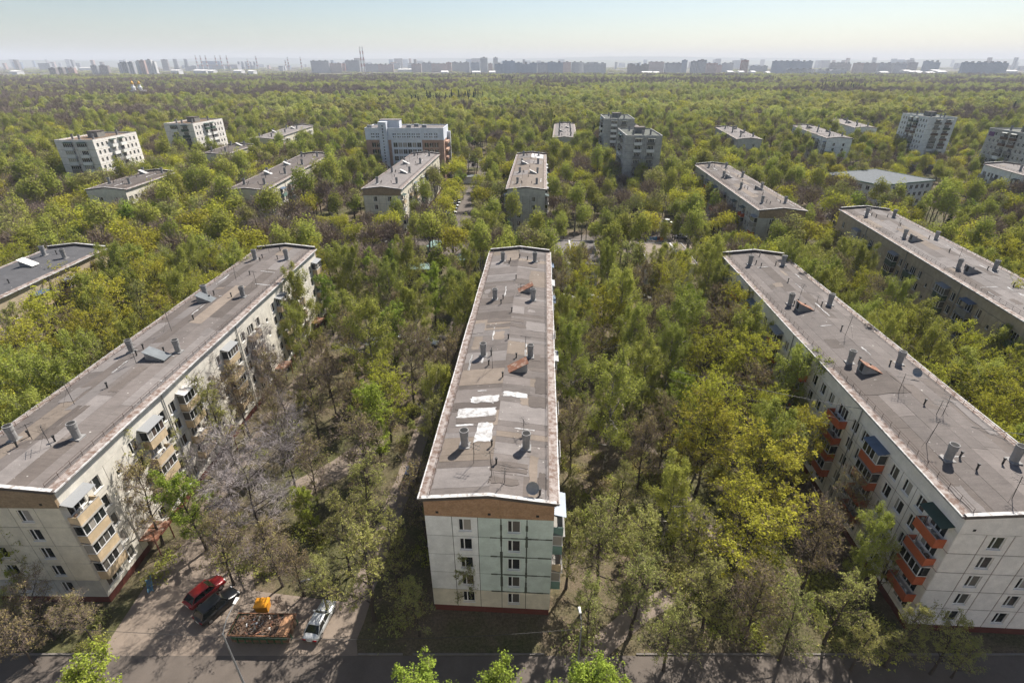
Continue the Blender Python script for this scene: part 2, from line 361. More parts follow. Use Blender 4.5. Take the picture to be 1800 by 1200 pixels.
def balcony(F, x, z, w, mat, detail, glazed=False, awn=None, d=0.95, clutter=0, fronts=None):
    """slab and parapet round it; x is its centre, z the floor"""
    key = ('balc', w, mat.name, d)
    def mk():
        b = MB(); b.box(-w / 2, w / 2, -d, -.004, -.14, 0, 1)
        b.box(-w / 2, w / 2, -d - .05, -d, -.16, .98).box(-w / 2 - .05, -w / 2, -d - .05, -.004, -.16, .98).box(w / 2, w / 2 + .05, -d - .05, -.004, -.16, .98)
        b.box(-w / 2 - .06, w / 2 + .06, -d - .07, -d + .02, .985, 1.03, 1)
        return b.mesh('balcony', [mat, M['concrete']])
    o = link('balcony', cached(key, mk), F.root, F.m @ T(x, 0, z))
    if glazed:
        H = 1.38; n = 4
        fr = MB(); y = -d - .02; zz = 1.035
        for k in range(n + 1):
            xx = -w / 2 + w * k / n; fr.box(xx - .04, xx + .04, y, y + .06, zz, zz + H)
        fr.box(-w / 2, w / 2, y + .002, y + .058, zz, zz + .07).box(-w / 2, w / 2, y + .002, y + .058, zz + H - .07, zz + H + .002)
        for sx in (-w / 2, w / 2): fr.box(sx - .03, sx + .03, y + .062, -.01, zz, zz + .07).box(sx - .03, sx + .03, y + .062, -.01, zz + H - .07, zz + H)
        g = cached(('glz', w, d), lambda: fr.mesh('glazing_frame', [M['frame']]))
        go = link('glazing_frame', g, o, T(0, 0, 0))
        if detail >= 2:
            for k in range(n):
                link('pane', cached(('bp', w, d), lambda: MB().box(.045, w / n - .045, 0, .02, zz + .075, zz + H - .075).mesh('pane', [M['glass']])), o, T(-w / 2 + w * k / n, y + .02, 0))
            for sx in (-w / 2, w / 2): link('side_pane', cached(('sp', w, d), lambda: MB().box(-.01, .01, y + .08, -.03, zz + .075, zz + H - .075).mesh('side_pane', [M['glass']])), o, T(sx, 0, 0))
        else:
            MB().box(-w / 2 + .05, w / 2 - .05, y + .02, y + .04, zz + .075, zz + H - .075).box(-w / 2 + .0, -w / 2 + .02, y + .08, -.03, zz + .075, zz + H - .075).box(w / 2 - .02, w / 2, y + .08, -.03, zz + .075, zz + H - .075).build('pane', [M['glass']], o)
        awn = awn or M['greymetal']
    if awn:
        me = cached(('awn', w, awn.name, d), lambda: MB().poly([(-w / 2 - .15, -.005, 2.75), (w / 2 + .15, -.005, 2.75), (w / 2 + .15, -d - .25, 2.45), (-w / 2 - .15, -d - .25, 2.45), (-w / 2 - .15, -.005, 2.79), (w / 2 + .15, -.005, 2.79), (w / 2 + .15, -d - .25, 2.49), (-w / 2 - .15, -d - .25, 2.49)],
            [(0, 1, 2, 3), (7, 6, 5, 4), (3, 2, 6, 7), (1, 0, 4, 5), (0, 3, 7, 4), (2, 1, 5, 6)]).mesh('awning', [awn]))
        link('awning', me, o, T(0, 0, 0))
    if clutter and detail >= 2:
        R = random.Random(clutter); c = MB()
        for _ in range(5):
            a = R.uniform(-w / 2 + .2, w / 2 - .5); q = R.uniform(-d + .1, -.5)
            c.box(a, a + R.uniform(.15, .45), q, q + R.uniform(.15, .4), 0.003, R.uniform(.4, 1.15), R.choice([0, 1, 2]))
        c.build('stored_things', [M['brownb'], M['greyb'], M['white']], o)['kind'] = 'stuff'
    return o

def vent_mesh():
    b = MB(); b.lathe([(.40, -.1), (.40, 1.25), (.45, 1.38), (.46, 1.42), (.46, 1.9)], n=14)
    b.rings([[((r) * math.cos(2 * math.pi * k / 14), r * math.sin(2 * math.pi * k / 14), z) for k in range(14)] for r, z in ((.49, 1.88), (.50, 1.97), (.48, 2.03))], 0)
    b.lathe([(.40, 2.02), (.40, 2.038)], n=14, mat=1)
    b.box(-.55, .55, -.55, .55, -.1, .12, 0)
    return b.mesh('ventilation_stack', [M['concrete'], M['dark']])
def pipe_mesh():
    return MB().lathe([(.09, -.05), (.09, .62), (.14, .64), (.14, .8)], n=8).mesh('vent_pipe', [M['blackmetal']])
def antenna_mesh(k, h):
    b = MB(); b.tube([(0, 0, -.1), (0.04, 0, h)], .03, 5)
    for q in range(1 + k % 2):
        z = h - .15 - .5 * q; a = 0.5 + k; ca, sa = math.cos(a), math.sin(a)
        b.tube([(-.75 * ca, -.75 * sa, z), (.75 * ca, .75 * sa, z)], .02, 4)
        for i in range(5):
            s = -.6 + i * .3; L = .45 - .04 * i
            b.tube([(s * ca - L * sa, s * sa + L * ca, z), (s * ca + L * sa, s * sa - L * ca, z)], .014, 3)
    b.tube([(0, 0, h * .7), (1.0, .4, 0.05)], .012, 3)
    return b.mesh('aerial', [M['blackmetal']])
def hatch_mesh(top, sx, sy, body='concrete'):
    b = MB(); h = 1.25
    b.hexa([(-sx, -sy, -.1), (sx, -sy, -.1), (sx, sy, -.1), (-sx, sy, -.1), (-sx, -sy, h), (sx, -sy, .12), (sx, sy, .12), (-sx, sy, h)], 0)
    e = .14
    b.hexa([(-sx - e, -sy - e, h + .05), (sx + .45, -sy - e, -.02 + .06), (sx + .45, sy + e, .04), (-sx - e, sy + e, h + .05), (-sx - e, -sy - e, h + .13), (sx + .45, -sy - e, .12), (sx + .45, sy + e, .12), (-sx - e, sy + e, h + .13)], 1)
    b.box(-sx - .02, -sx + .02, -sy * .5, sy * .4, .1, h - .15, 2)
    return b.mesh('roof_hatch', [M[body], M[top], M['dark']])
VENT, PIPE = vent_mesh(), pipe_mesh()
AER = [antenna_mesh(k, 2.0 + .6 * (k % 3)) for k in range(4)]

def make_roof(root, W, L, ze, zr, mat, style, feats, detail, seed, patches=(), lightflash=True):
    R = random.Random(seed); oh = .42
    def zr_(u): return ze + (zr - ze) * (1 - abs(2 * (u + oh) / (W + 2 * oh) - 1))
    c = W / 2
    rm = MB().poly([(-oh, .0, ze), (c, 0, zr), (W + oh, 0, ze), (W + oh, L, ze), (c, L, zr), (-oh, L, ze), (-oh, 0, ze - .2), (W + oh, 0, ze - .2), (W + oh, L, ze - .2), (-oh, L, ze - .2)],
                   [(0, 1, 4, 5), (1, 2, 3, 4), (6, 9, 8, 7), (0, 5, 9, 6), (3, 2, 7, 8), (1, 0, 6, 7, 2), (4, 3, 8, 9, 5)])
    roof = rm.build('roof', [mat], root)
    # end parapets: near one low, far one higher; metal cover on top
    for v0, v1, h, nm in ((-.06, .24, .10, 0), (L - .3, L + .05, .55, 1)):
        p = MB(); q = MB()
        for (ua, ub) in ((-oh + .25, c), (c, W + oh - .25)):
            za, zb = zr_(ua), zr_(ub)
            p.hexa([(ua, v0, za - .3), (ub, v0, zb - .3), (ub, v1, zb - .3), (ua, v1, za - .3), (ua, v0, za + h), (ub, v0, zb + h), (ub, v1, zb + h), (ua, v1, za + h)])
            q.hexa([(ua, v0 - .05, za + h + .003), (ub, v0 - .05, zb + h + .003), (ub, v1 + .05, zb + h + .003), (ua, v1 + .05, za + h + .003), (ua, v0 - .05, za + h + .04), (ub, v0 - .05, zb + h + .04), (ub, v1 + .05, zb + h + .04), (ua, v1 + .05, za + h + .04)])
        p.build('parapet', [M['roof_dark']], roof); q.build('parapet_cover', [M['flash_white']], roof)
    # eaves flashing, gutter lip, railing
    for s in (0, 1):
        ua, ub = ((-oh - .04, .5) if s == 0 else (W - .5, W + oh + .04))
        za, zb = zr_(max(ua, -oh)) + .018, zr_(min(ub, W + oh)) + .018
        MB().hexa([(ua, .25, za), (ub, .25, zb), (ub, L - .3, zb), (ua, L - .3, za), (ua, .25, za + .015), (ub, .25, zb + .015), (ub, L - .3, zb + .015), (ua, L - .3, za + .015)]).build('eaves_flashing', [M['flash_rust']], roof)
        e = ua if s == 0 else ub
        n = max(6, int(L / 6)); lip = MB()
        R2 = random.Random(seed + s)
        off = [R2.uniform(-.05, .05) for _ in range(n + 1)]
        for k in range(n):
            v0, v1 = L * k / n, L * (k + 1) / n; x0, x1 = e + off[k], e + off[k + 1]; w_ = .065
            lip.hexa([(x0 - w_, v0, ze - .08), (x0 + w_, v0, ze - .08), (x1 + w_, v1, ze - .08), (x1 - w_, v1, ze - .08), (x0 - w_, v0, ze + .07), (x0 + w_, v0, ze + .07), (x1 + w_, v1, ze + .07), (x1 - w_, v1, ze + .07)])
        lip.build('gutter', [M['flash_white']], roof)
        if detail >= 1:
            ur = .62 if s == 0 else W - .62; zz = zr_(ur); rl = MB(); n = int(L / 1.6)
            for k in range(n + 1):
                v = .35 + (L - .8) * k / n; rl.box(ur - .016, ur + .016, v - .016, v + .016, zz, zz + .62)
            for h in (.32, .6): rl.box(ur - .014, ur + .014, .35, L - .45, zz + h, zz + h + .028)
            rl.build('railing', [M['rail']], roof)
    # felt sheets
    def sheet(u0, u1, v0, v1, m, lift, name='roofing_sheet'):
        parts = [(u0, u1)] if (u1 <= c or u0 >= c) else [(u0, c), (c, u1)]
        b = MB()
        for a, d in parts:
            za, zd = zr_(a), zr_(d)
            b.hexa([(a, v0, za - .01), (d, v0, zd - .01), (d, v1, zd - .01), (a, v1, za - .01), (a, v0, za + lift), (d, v0, zd + lift), (d, v1, zd + lift), (a, v1, za + lift)])
        b.build(name, [m], roof)
    fm = {'mix': [mat, mat, M['roof'], M['roof_dark'], M['roof_light'], M['roof_tan']], 'plain': [mat] * 5 + [M['roof_dark']]}[style[1]]
    if style[0] == 'cross':
        for s in (0, 1):
            v = .3
            while v < L - .5:
                dv = R.choice([.95, .95, 1.9, 1.9, 2.85, 3.8]); dv = min(dv, L - .35 - v)
                a, b = (.62, c - .01) if s == 0 else (c + .01, W - .62)
                if R.random() < .35 and dv > 1:
                    q = a + (b - a) * R.uniform(.3, .7)
                    sheet(a, q - .02, v, v + dv - .03, R.choice(fm), .012 + R.random() * .016); sheet(q, b, v, v + dv - .03, R.choice(fm), .012 + R.random() * .016)
                else: sheet(a, b, v, v + dv - .03, R.choice(fm), .012 + R.random() * .016)
                v += dv
    elif style[0] == 'long':
        for lane in range(6):
            lw = (W - 1.3) / 6; a = .65 + lane * lw; v = .3
            while v < L - .5:
                dv = min(R.uniform(5, 17), L - .35 - v)
                if L - .35 - v - dv < 2: dv = L - .35 - v
                sheet(a + .012, a + lw - .012, v, v + dv - .03, R.choice(fm), .012 + R.random() * .016); v += dv
    def patch(u0, u1, v0, v1, m, lift):
        if u0 < c < u1: patch(u0, c - .03, v0, v1, m, lift); patch(c + .03, u1, v0, v1, m, lift); return
        n = 5; J = min(.14, (v1 - v0) * .18); pt = []
        for (a0, b0), (a1, b1) in zip([(u0, v0), (u1, v0), (u1, v1), (u0, v1)], [(u1, v0), (u1, v1), (u0, v1), (u0, v0)]):
            for k in range(n): pt.append((a0 + (a1 - a0) * k / n + R.uniform(-J, J), b0 + (b1 - b0) * k / n + R.uniform(-J, J)))
        k = len(pt); lo = [(a, b, zr_(a) - .005) for a, b in pt]; hi = [(a, b, zr_(a) + lift) for a, b in pt]
        MB().poly(lo + hi, [tuple(range(k, 2 * k))] + [(i, (i + 1) % k, k + (i + 1) % k, k + i) for i in range(k)]).build('roofing_patch', [m], roof)
    if detail:
        for q in range(9):     # ragged white sealant lines and odd repairs
            u = R.uniform(1.2, W - 1.2); v = R.uniform(2, L - 8)
            if abs(u - c) < .3: continue
            if R.random() < .6: patch(u, u + .13, v, v + R.uniform(2, 6), M['bitumen_white'], .046)
            else: patch(u, min(u + R.uniform(1, 3), c - .1 if u < c else W - .7), v, v + .15, M['bitumen_white'], .046)
        for q in range(7):
            u = R.choice([R.uniform(.8, c - 1.8), R.uniform(c + .2, W - 2.6)]); v = R.uniform(2, L - 6); patch(u, u + R.uniform(.7, 1.7), v, v + R.uniform(.6, 3.2), M[R.choice(['roof_dark', 'roof_tan', 'roof_light'])], .036)
    for (u0, u1, v0, v1, mn) in patches:
        if detail: patch(u0, u1, v0, v1, M[mn], .05 + R.random() * .012); continue
        sheet(u0, u1, v0, v1, M[mn], .05 + R.random() * .012, 'roofing_patch')
    for f in feats:
        k, u, v = f[0], f[1], f[2]; z = zr_(u) + .01
        if k == 'vent': link('ventilation_stack', VENT, roof, T(u, v, z) @ Matrix.Scale(R.uniform(.93, 1.05), 4))
        elif k == 'pipe': link('vent_pipe', PIPE, roof, T(u, v, z) @ Matrix.Rotation(R.uniform(-.12, .12), 4, 'X'))
        elif k == 'aerial': link('aerial', AER[R.randrange(4)], roof, T(u, v, z) @ RZ(R.uniform(0, 6)) @ Matrix.Rotation(R.uniform(-.08, .08), 4, 'X'))
        elif k == 'hatch': link('roof_hatch', cached(('hatch', f[3]), lambda: hatch_mesh(f[3], 1.05, .75)), roof, T(u, v, z) @ RZ(f[4]))
        elif k == 'dish': MB().lathe([(.05, 0), (.45, .08), (.62, .22), (.60, .22), (.42, .10), (.04, .03)], n=14).build('satellite_dish', [M['greymetal']], roof, T(u, v, z + .75) @ Matrix.Rotation(.9, 4, 'X'))
    return roof

def std_feats(L, seed, hatch='flash_white', far=False, ventsv=(7.4, 26.8, 46.2, 65.7), W=12.4):
    R = random.Random(seed); f = []
    for i, v in enumerate(ventsv):
        if v > L - 1.5: continue
        for u in (W / 2 - 3.2, W / 2 + 3.3): f.append(('vent', u, v + R.uniform(-.3, .3)))
        f.append(('pipe', W / 2 - 1.9, v + .3)); f.append(('pipe', W / 2 + 1.6, v - .6)); f.append(('pipe', W / 2 - 1.6, v - 1.6))
        if i in (1, 2): f.append(('hatch', W / 2 - (2.0 if R.random() < .5 else -1.6), v - 2.2, hatch, 0))
        if i in (0, 2) or not far: f.append(('aerial', W / 2 + R.uniform(-2, 2), v + R.uniform(2, 8)))
        f.append(('pipe', W / 2 + .2, min(v + 9.5, L - 3)))
    return f

def core(root, W, L, z0, z1, mat, plinth, pw=-.0):
    MB().box(.2, W - .2, .2, L - .2, z0, z1).build('wall', [mat], root)
    MB().box(.06, W - .06, .06, L - .06, -.3, z0 - .004).build('plinth', [plinth], root)

W5 = 12.4
NEAR_B = [0, 2.6, 5.1, 7.35, 9.85, W5]
def gable_ops(): return [(3.85, 1.25, 1.6, .75, 2, 'w'), (8.6, 1.25, 1.6, .75, 2, 'w')]
def side_stair(stairs, L, rev=False):
    ops = []; bal = []
    for s in stairs:
        for dx, k in ((0, 's'), (-3.1, 'w'), (3.1, 'w'), (-8.6, 'w'), (8.6, 'w'), (-5.85, 'b'), (5.85, 'b')):
            x = s + dx
            if 1.6 < x < L - 1.6 and all(abs(x - o[0]) > 1.7 for o in ops):
                ops.append((x, .75, .75, 1, 1, 's') if k == 's' else ((x, 1.3, 1.6, .75, 2, 'w') if k == 'w' else (x, 2.1, 1.6, .75, 3, 'b')))
                if k == 'b': bal.append(x)
    if rev: ops = [(L - o[0],) + o[1:] for o in ops]; bal = [L - b for b in bal]
    return ops, bal
def side_street(L, rev=False):
    h = [(2.1, 'b'), (4.8, 'w'), (7.1, 'w'), (9.4, 'w'), (12.4, 'b'), (15.3, 'w'), (17.5, 'w'), (20.5, 'b'), (23.5, 'w'), (25.9, 'w'), (28.3, 'w'), (31.6, 'b'), (34.9, 'w')]
    xs = h + [(L - x, k) for x, k in reversed(h)]
    ops = [(x, 2.1, 1.6, .75, 3, 'b') if k == 'b' else (x, 1.25, 1.6, .75, 2, 'w') for x, k in xs]
    if rev: ops = sorted([(L - o[0],) + o[1:] for o in ops])
    return ops, [o[0] for o in ops if o[5] == 'b']

def attic(root, W, L, za, ze, zr, gm, sm, g2=None):
    MB().poly([(0, 0, za), (W, 0, za), (W, 0, ze), (W / 2, 0, zr - .03), (0, 0, ze), (0, .3, za), (W, .3, za), (W, .3, ze), (W / 2, .3, zr - .03), (0, .3, ze)],
              [(0, 1, 2, 3, 4), (9, 8, 7, 6, 5), (1, 0, 5, 6), (2, 1, 6, 7), (3, 2, 7, 8), (4, 3, 8, 9), (0, 4, 9, 5)]).build('attic_wall', [gm], root, T(0, -.012, .004))
    MB().poly([(0, 0, za), (W, 0, za), (W, 0, ze), (W / 2, 0, zr - .03), (0, 0, ze), (0, .3, za), (W, .3, za), (W, .3, ze), (W / 2, .3, zr - .03), (0, .3, ze)],
              [(0, 1, 2, 3, 4), (9, 8, 7, 6, 5), (1, 0, 5, 6), (2, 1, 6, 7), (3, 2, 7, 8), (4, 3, 8, 9), (0, 4, 9, 5)]).build('attic_wall', [gm], root, T(0, L - .29, .004))
    MB().box(.004, .3, .3, L - .3, za + .004, ze - .21).build('attic_side_wall', [sm], root); MB().box(W - .3, W - .004, .3, L - .3, za + .004, ze - .21).build('attic_side_wall', [sm], root)
    if g2:
        for x in g2: MB().box(x, x + .28, -.016, .05, za + .35, za + .63).build('vent_opening', [M['dark']], root)

def block5(label, x, y, ang, L, pal, near=1, right=None, left=None, far=None, feats=None, style=('long', 'plain'), roofm='roof', seed=1, balm='ochre', brick=None,
           patches=(), joint='joint_grey', group=None, plinth='plinth', gpick=None, W=W5, nfl=5, z0=.95, st=2.65, cat='apartment block', glz=.3, specials=None, fm=None, canopies=(), nobal=()):
    root = empty('apartment_block', x, y, 0, math.radians(ang - 90)); tag(root, label, cat, group)
    za = z0 + nfl * st; ze, zr = za + 2.1, za + 2.85
    core(root, W, L, z0, za + .3, M[joint], M[plinth]); R = random.Random(seed)
    P = M[pal]; J = M[joint]; fmat = M[fm] if fm else None
    for side, spec in (('near', ('gable', near)), ('right', right), ('left', left), ('far', ('gable', far or 0))):
        F = Facade(root, W, L, side)
        kind, det = spec if spec else ('none', 0)
        if kind == 'gable': build_facade(F, gable_ops() if side == 'near' else [], nfl, z0, st, (P, J), det, bounds=NEAR_B if (W == W5 and side == 'near') else None, fmat=fmat, panelpick=gpick if side == 'near' else None); continue
        if kind == 'none': build_facade(F, [], nfl, z0, st, (P, J), 0); continue
        rev = side == 'left'
        ops, bal = side_stair([7.6, 27, 46.6, 65.8], L, rev) if kind == 'stair' else side_street(L, rev)
        build_facade(F, ops, nfl, z0, st, (P, J), det, fmat=fmat, wide=3.6)
        for bi, bx in enumerate([] if side in nobal else bal):
            for fl in range(1, nfl):
                sp = (specials or {}).get((side, bi, fl))
                g = R.random() < glz; a = None
                if fl == nfl - 1 and not g and R.random() < .5: a = M[R.choice(['greenroof', 'greymetal', 'blueroof'])]
                if g and R.random() < .5: a = M[R.choice(['blueroof', 'greymetal', 'greyb'])] if fl == nfl - 1 else None
                m = M[balm] if not isinstance(balm, list) else M[R.choice(balm)]
                if sp: g, a, m = sp[0], (M[sp[1]] if sp[1] else None), (M[sp[2]] if sp[2] else m)
                if g and fl < nfl - 1: a = M['greyb']
                balcony(F, bx, z0 + fl * st + .12, 2.9, m, det, g, a, clutter=R.randrange(1, 999))
        # downpipes
        if det >= 1:
            for px in (17.2, 36.5, 55.9):
                if px < L: MB().tube([(px, -.12, .3), (px, -.12, ze - .3), (px, -.45, ze - .1)], .07, 6).build('downpipe', [M['greymetal']], root, F.m)
    attic(root, W, L, za, ze, zr, M[brick] if brick else P, P, (1.1, 6.1, 10.7) if near >= 2 else None)
    make_roof(root, W, L, ze, zr, M[roofm], style, feats if feats is not None else std_feats(L, seed, far=near < 2), 1 if near >= 1 else 0, seed, patches)
    for (side, px) in canopies:
        F = Facade(root, W, L, side)
        b = MB(); b.box(px - 1.5, px + 1.5, -1.9, -.01, 2.55, 2.72, 0).box(px - 1.4, px - 1.3, -1.8, -1.7, 0, 2.55, 1).box(px + 1.3, px + 1.4, -1.8, -1.7, 0, 2.55, 1).box(px - .6, px + .6, -.02, -.006, .1, 2.2, 2)
        b.build('entrance_canopy', [M['rust'] if side == 'right' else M['concrete'], M['plinth'], M['brownb']], root, F.m)
    return root

def tower9(label, x, y, ang, pal, joint, W=14.6, L=26.6, nfl=9, balm=('greyb', 'brownb'), seed=1, group=None, near_loggia=True, H0=1.0, longfront=False, sign=None):
    root = empty('panel_tower', x, y, 0, math.radians(ang - 90)); tag(root, label, 'tower block', group)
    st = 2.72; z0 = H0; za = z0 + nfl * st; top = za + .9; R = random.Random(seed)
    core(root, W, L, z0, za + .5, M[joint], M['plinth_grey']); P, J = M[pal], M[joint]
    near = [(5.0, 2.4, 1.6, .8, 4, 'b'), (10.2, 2.4, 1.6, .8, 4, 'b')]
    side = [(2.0, 'w'), (4.6, 'w'), (7.2, 'w'), (10.4, 'b'), (15.6, 'b'), (19.0, 'w'), (21.6, 'w'), (24.2, 'w')]
    sops = [(a, 2.2, 1.5, .8, 3, 'b') if k == 'b' else (a, 1.25, 1.45, .85, 2, 'w') for a, k in side]
    for s, ops in (('near', near), ('right', sops), ('left', [(L - o[0],) + o[1:] for o in sops]), ('far', [])):
        F = Facade(root, W, L, s)
        build_facade(F, ops, nfl, z0, st, (P, J), 1, wide=3.0)
        for bi, o in enumerate(o for o in ops if o[5] == 'b'):
            for fl in range(1, nfl):
                g = R.random() < .35
                balcony(F, o[0], z0 + fl * st + .1, 3.0, M[R.choice(balm)] if not (g and R.random() < .4) else M['white'], 1, g, M['greenroof'] if (fl == nfl - 1 or R.random() < .3) else None)
    # parapet storey and flat roof
    for s in ('near', 'right', 'left', 'far'):
        F = Facade(root, W, L, s); b = MB(); n = max(3, round(F.len / 3.2))
        e = 0 if s in ('near', 'far') else .25
        for k in range(n): b.box(e + (F.len - 2 * e) * k / n + .03, e + (F.len - 2 * e) * (k + 1) / n - .03, 0, .22, za + .03, top)
        b.build('parapet', [P], root, F.m)
    rf = MB().box(.2, W - .2, .2, L - .2, za + .3, za + .45).build('roof', [M['roof_light']], root)
    MB().box(-.03, W + .03, -.03, .26, top + .003, top + .05).box(-.03, W + .03, L - .26, L + .03, top + .003, top + .05).box(-.03, .26, .26, L - .26, top + .003, top + .05).box(W - .26, W + .03, .26, L - .26, top + .003, top + .05).build('parapet_cover', [M['flash_white']], rf)
    for (u, v) in ((3.5, 5), (10.8, 6), (4, 19.5), (10.5, 20.5), (7.3, 3.4)): link('ventilation_stack', VENT, rf, T(u, v, za + .45))
    MB().box(5.2, 9.2, 11, 15.5, za + .45, za + 2.7).box(5.0, 9.4, 10.8, 15.7, za + 2.703, za + 2.85, 1).build('lift_housing', [M['greyb'], M['roof_dark']], rf)
    link('aerial', AER[1], rf, T(9, 17.5, za + .45)); link('aerial', AER[2], rf, T(5, 9, za + .45))
    if sign:
        MB().box(1.0, 4.2, -.16, -.02, za - 2.3, za - .5).build('sign_board', [sign], root, Facade(root, W, L, 'left').m)
    return root

# ------------------------------------------------------------------ ground, roads, paths
def sheet_poly(name, pts, z, mat, kind='structure'):
    me = bpy.data.meshes.new(name); me.from_pydata([(x, y, z) for x, y in pts], [], [list(range(len(pts)))]); me.materials.append(mat); me.update()
    return tag(link(name, me), kind=kind)
def ribbon(name, pts, wd, z, mat):
    pts = [Vector((x, y, 0)) for x, y in pts]; v = []; f = []; R = random.Random(len(pts))
    P = []
    for a, b in zip(pts, pts[1:]):
        n = max(1, int((b - a).length / 3)); P += [a.lerp(b, k / n) for k in range(n)]
    P.append(pts[-1])
    for i, p in enumerate(P):
        d = (P[min(i + 1, len(P) - 1)] - P[max(i - 1, 0)]).normalized(); n = Vector((-d.y, d.x, 0)); a = wd / 2 * R.uniform(.9, 1.1)
        v += [tuple(p + n * a + Vector((0, 0, z))), tuple(p - n * a + Vector((0, 0, z)))]
    f = [[2 * i, 2 * i + 1, 2 * i + 3, 2 * i + 2] for i in range(len(P) - 1)]
    me = bpy.data.meshes.new(name); me.from_pydata(v, [], f); me.materials.append(mat); me.update()
    return tag(link(name, me), kind='structure')

gm, t, p = new_mat('ground soil'); P_ = gpos(t)
n1 = noise(t, P_, 0.06, 6, 0.65); n2 = noise(t, P_, 0.45, 6, 0.7); n3 = noise(t, P_, 3.5, 5, 0.75); n4 = noise(t, P_, 14, 3, 0.8)
soil = mix(t, ramp(t, n2, [(0.35, (0, 0, 0)), (0.65, (1, 1, 1))]), (0.20, 0.150, 0.115), (0.135, 0.108, 0.072))
grass = mix(t, ramp(t, n3, [(0.35, (0, 0, 0)), (0.6, (1, 1, 1))]), (0.055, 0.075, 0.022), (0.10, 0.10, 0.04))
c_ = mix(t, ramp(t, n1, [(0.42, (0.15,) * 3), (0.58, (0.85,) * 3)]), soil, grass)
c_ = mix(t, 0.8, c_, ramp(t, n3, [(0.3, (0.45,) * 3), (0.7, (1.2,) * 3)]), 'MULTIPLY')
c_ = mix(t, 0.6, c_, ramp(t, n4, [(0.3, (0.5,) * 3), (0.7, (1.2,) * 3)]), 'MULTIPLY')
t.links.new(c_, p.inputs['Base Color']); p.inputs['Roughness'].default_value = 0.95; p.inputs['Specular IOR Level'].default_value = 0.1
bb = N(t, 'ShaderNodeBump'); bb.inputs['Strength'].default_value = 0.7; bb.inputs['Distance'].default_value = 0.15
t.links.new(n3, bb.inputs['Height']); t.links.new(bb.outputs[0], p.inputs['Normal'])
sheet_poly('ground', [(-15900, -15900), (15900, -15900), (15900, 15900), (-15900, 15900)], 0, gm)

sheet_poly('road', [(-160, 22), (160, 22), (160, 31.22), (-160, 31.22)], .012, M['asphalt'])
sheet_poly('parking_apron', [(-41.5, 31.2), (-15.5, 31.2), (-17.5, 37), (-29, 38.5), (-33, 46), (-39.5, 50), (-41.8, 40)], .008, M['path'])
for a, b, nm in ((-160, -41.5, 'kerb'), (-15.5, -11, 'kerb'), (-10, 3.2, 'kerb'), (12.5, 26, 'kerb'), (28, 160, 'kerb')):
    tag(MB().box(a, b, 31.25, 31.42, 0, .14).build(nm, [M['kerb']]), kind='structure')
ribbon('footpath', [(-17.5, 31.4), (-16.5, 42), (-15.6, 53), (-14.6, 66), (-13.8, 78.5), (-13, 96), (-12.4, 118), (-12, 160)], 2.6, .016, M['path'])
ribbon('footpath', [(8, 31.4), (14, 36), (22, 40), (25, 45), (24, 52), (21, 62), (19.2, 77), (24, 92), (27, 100), (27, 160)], 2.3, .016, M['path'])
ribbon('footpath', [(-40.6, 50), (-40.0, 70), (-39.4, 100), (-39, 116)], 2.4, .016, M['path'])
ribbon('clearing_path', [(-30, 54), (-25, 59), (-22, 64), (-24, 72)], 4.5, .012, M['path'])
ribbon('parking_lane', [(-40, 97.5), (-12.5, 97.5)], 7.0, .008, M['asphalt'])
ribbon('service_road', [(-60, 118), (-10, 121), (40, 121), (110, 119)], 5.0, .012, M['path'])
ribbon('cross_street', [(-150, 168), (-60, 168), (0, 168), (62, 178), (110, 190), (160, 226), (240, 240)], 7.5, .016, M['asphalt'])
ribbon('back_street', [(-19.5, 150), (-19, 200), (-17, 250), (-14, 300), (-14, 345)], 7.5, .020, M['asphalt'])
ribbon('square', [(-32, 318), (8, 322)], 26, .024, M['asphalt'])
ribbon('parking_lane', [(128, 236), (152, 240)], 24, .024, M['asphalt'])
ribbon('playground_ground', [(28, 162), (58, 165)], 15, .010, M['path'])

# ------------------------------------------------------------------ buildings near the camera
def cpick(fl, ci, x):
    if fl == 0: return M['panel_beige']
    return M['panel_white'] if x < 6.2 else M['panel_mint']
cf = []
for v in (7.4, 26.7, 46.2, 65.7):
    cf += [('vent', 3.0, v), ('vent', 9.5, v)]
cf += [('pipe', 5.9, 7.2), ('pipe', 6.6, 4.4), ('pipe', 9.2, 9.3), ('pipe', 4.0, 24.0), ('pipe', 4.1, 26.6), ('pipe', 7.6, 26), ('pipe', 6.1, 20.8), ('pipe', 6.2, 31.2), ('pipe', 4.2, 44), ('pipe', 4.4, 46), ('pipe', 6.2, 40.5), ('pipe', 6.2, 55),
       ('pipe', 4.6, 65), ('pipe', 4.4, 63.6), ('pipe', 6.4, 67), ('pipe', 8, 66.2), ('hatch', 8.0, 23.0, 'rust', 0.22 + math.pi), ('hatch', 8.2, 49.8, 'rust', 0.2 + math.pi),
       ('aerial', 4.3, 4.6), ('aerial', 6.3, 2.6), ('aerial', 7.6, 1.9), ('aerial', 9.2, 9.6), ('aerial', 8.8, 26.6), ('aerial', 4.6, 23), ('aerial', 7.4, 48), ('dish', 10.3, .9), ('aerial', 6.3, 66), ('pipe', 11.0, .8)]
cp = []
def upatch(px, py, qx, qy, m, x0, y0, ang, lst):
    (ax, ay), (bx, by) = at(px, py, 16.8), at(qx, qy, 16.8); a = math.radians(90 - ang)
    def loc(X, Y): X -= x0; Y -= y0; return X * math.cos(a) - Y * math.sin(a), X * math.sin(a) + Y * math.cos(a)
    (u0, v0), (u1, v1) = loc(ax, ay), loc(bx, by); lst.append((max(.65, min(u0, u1)), min(11.75, max(u0, u1)), max(.4, min(v0, v1)), max(v0, v1), m))
CX, CY, CA = -8.4, 36.2, 86.9
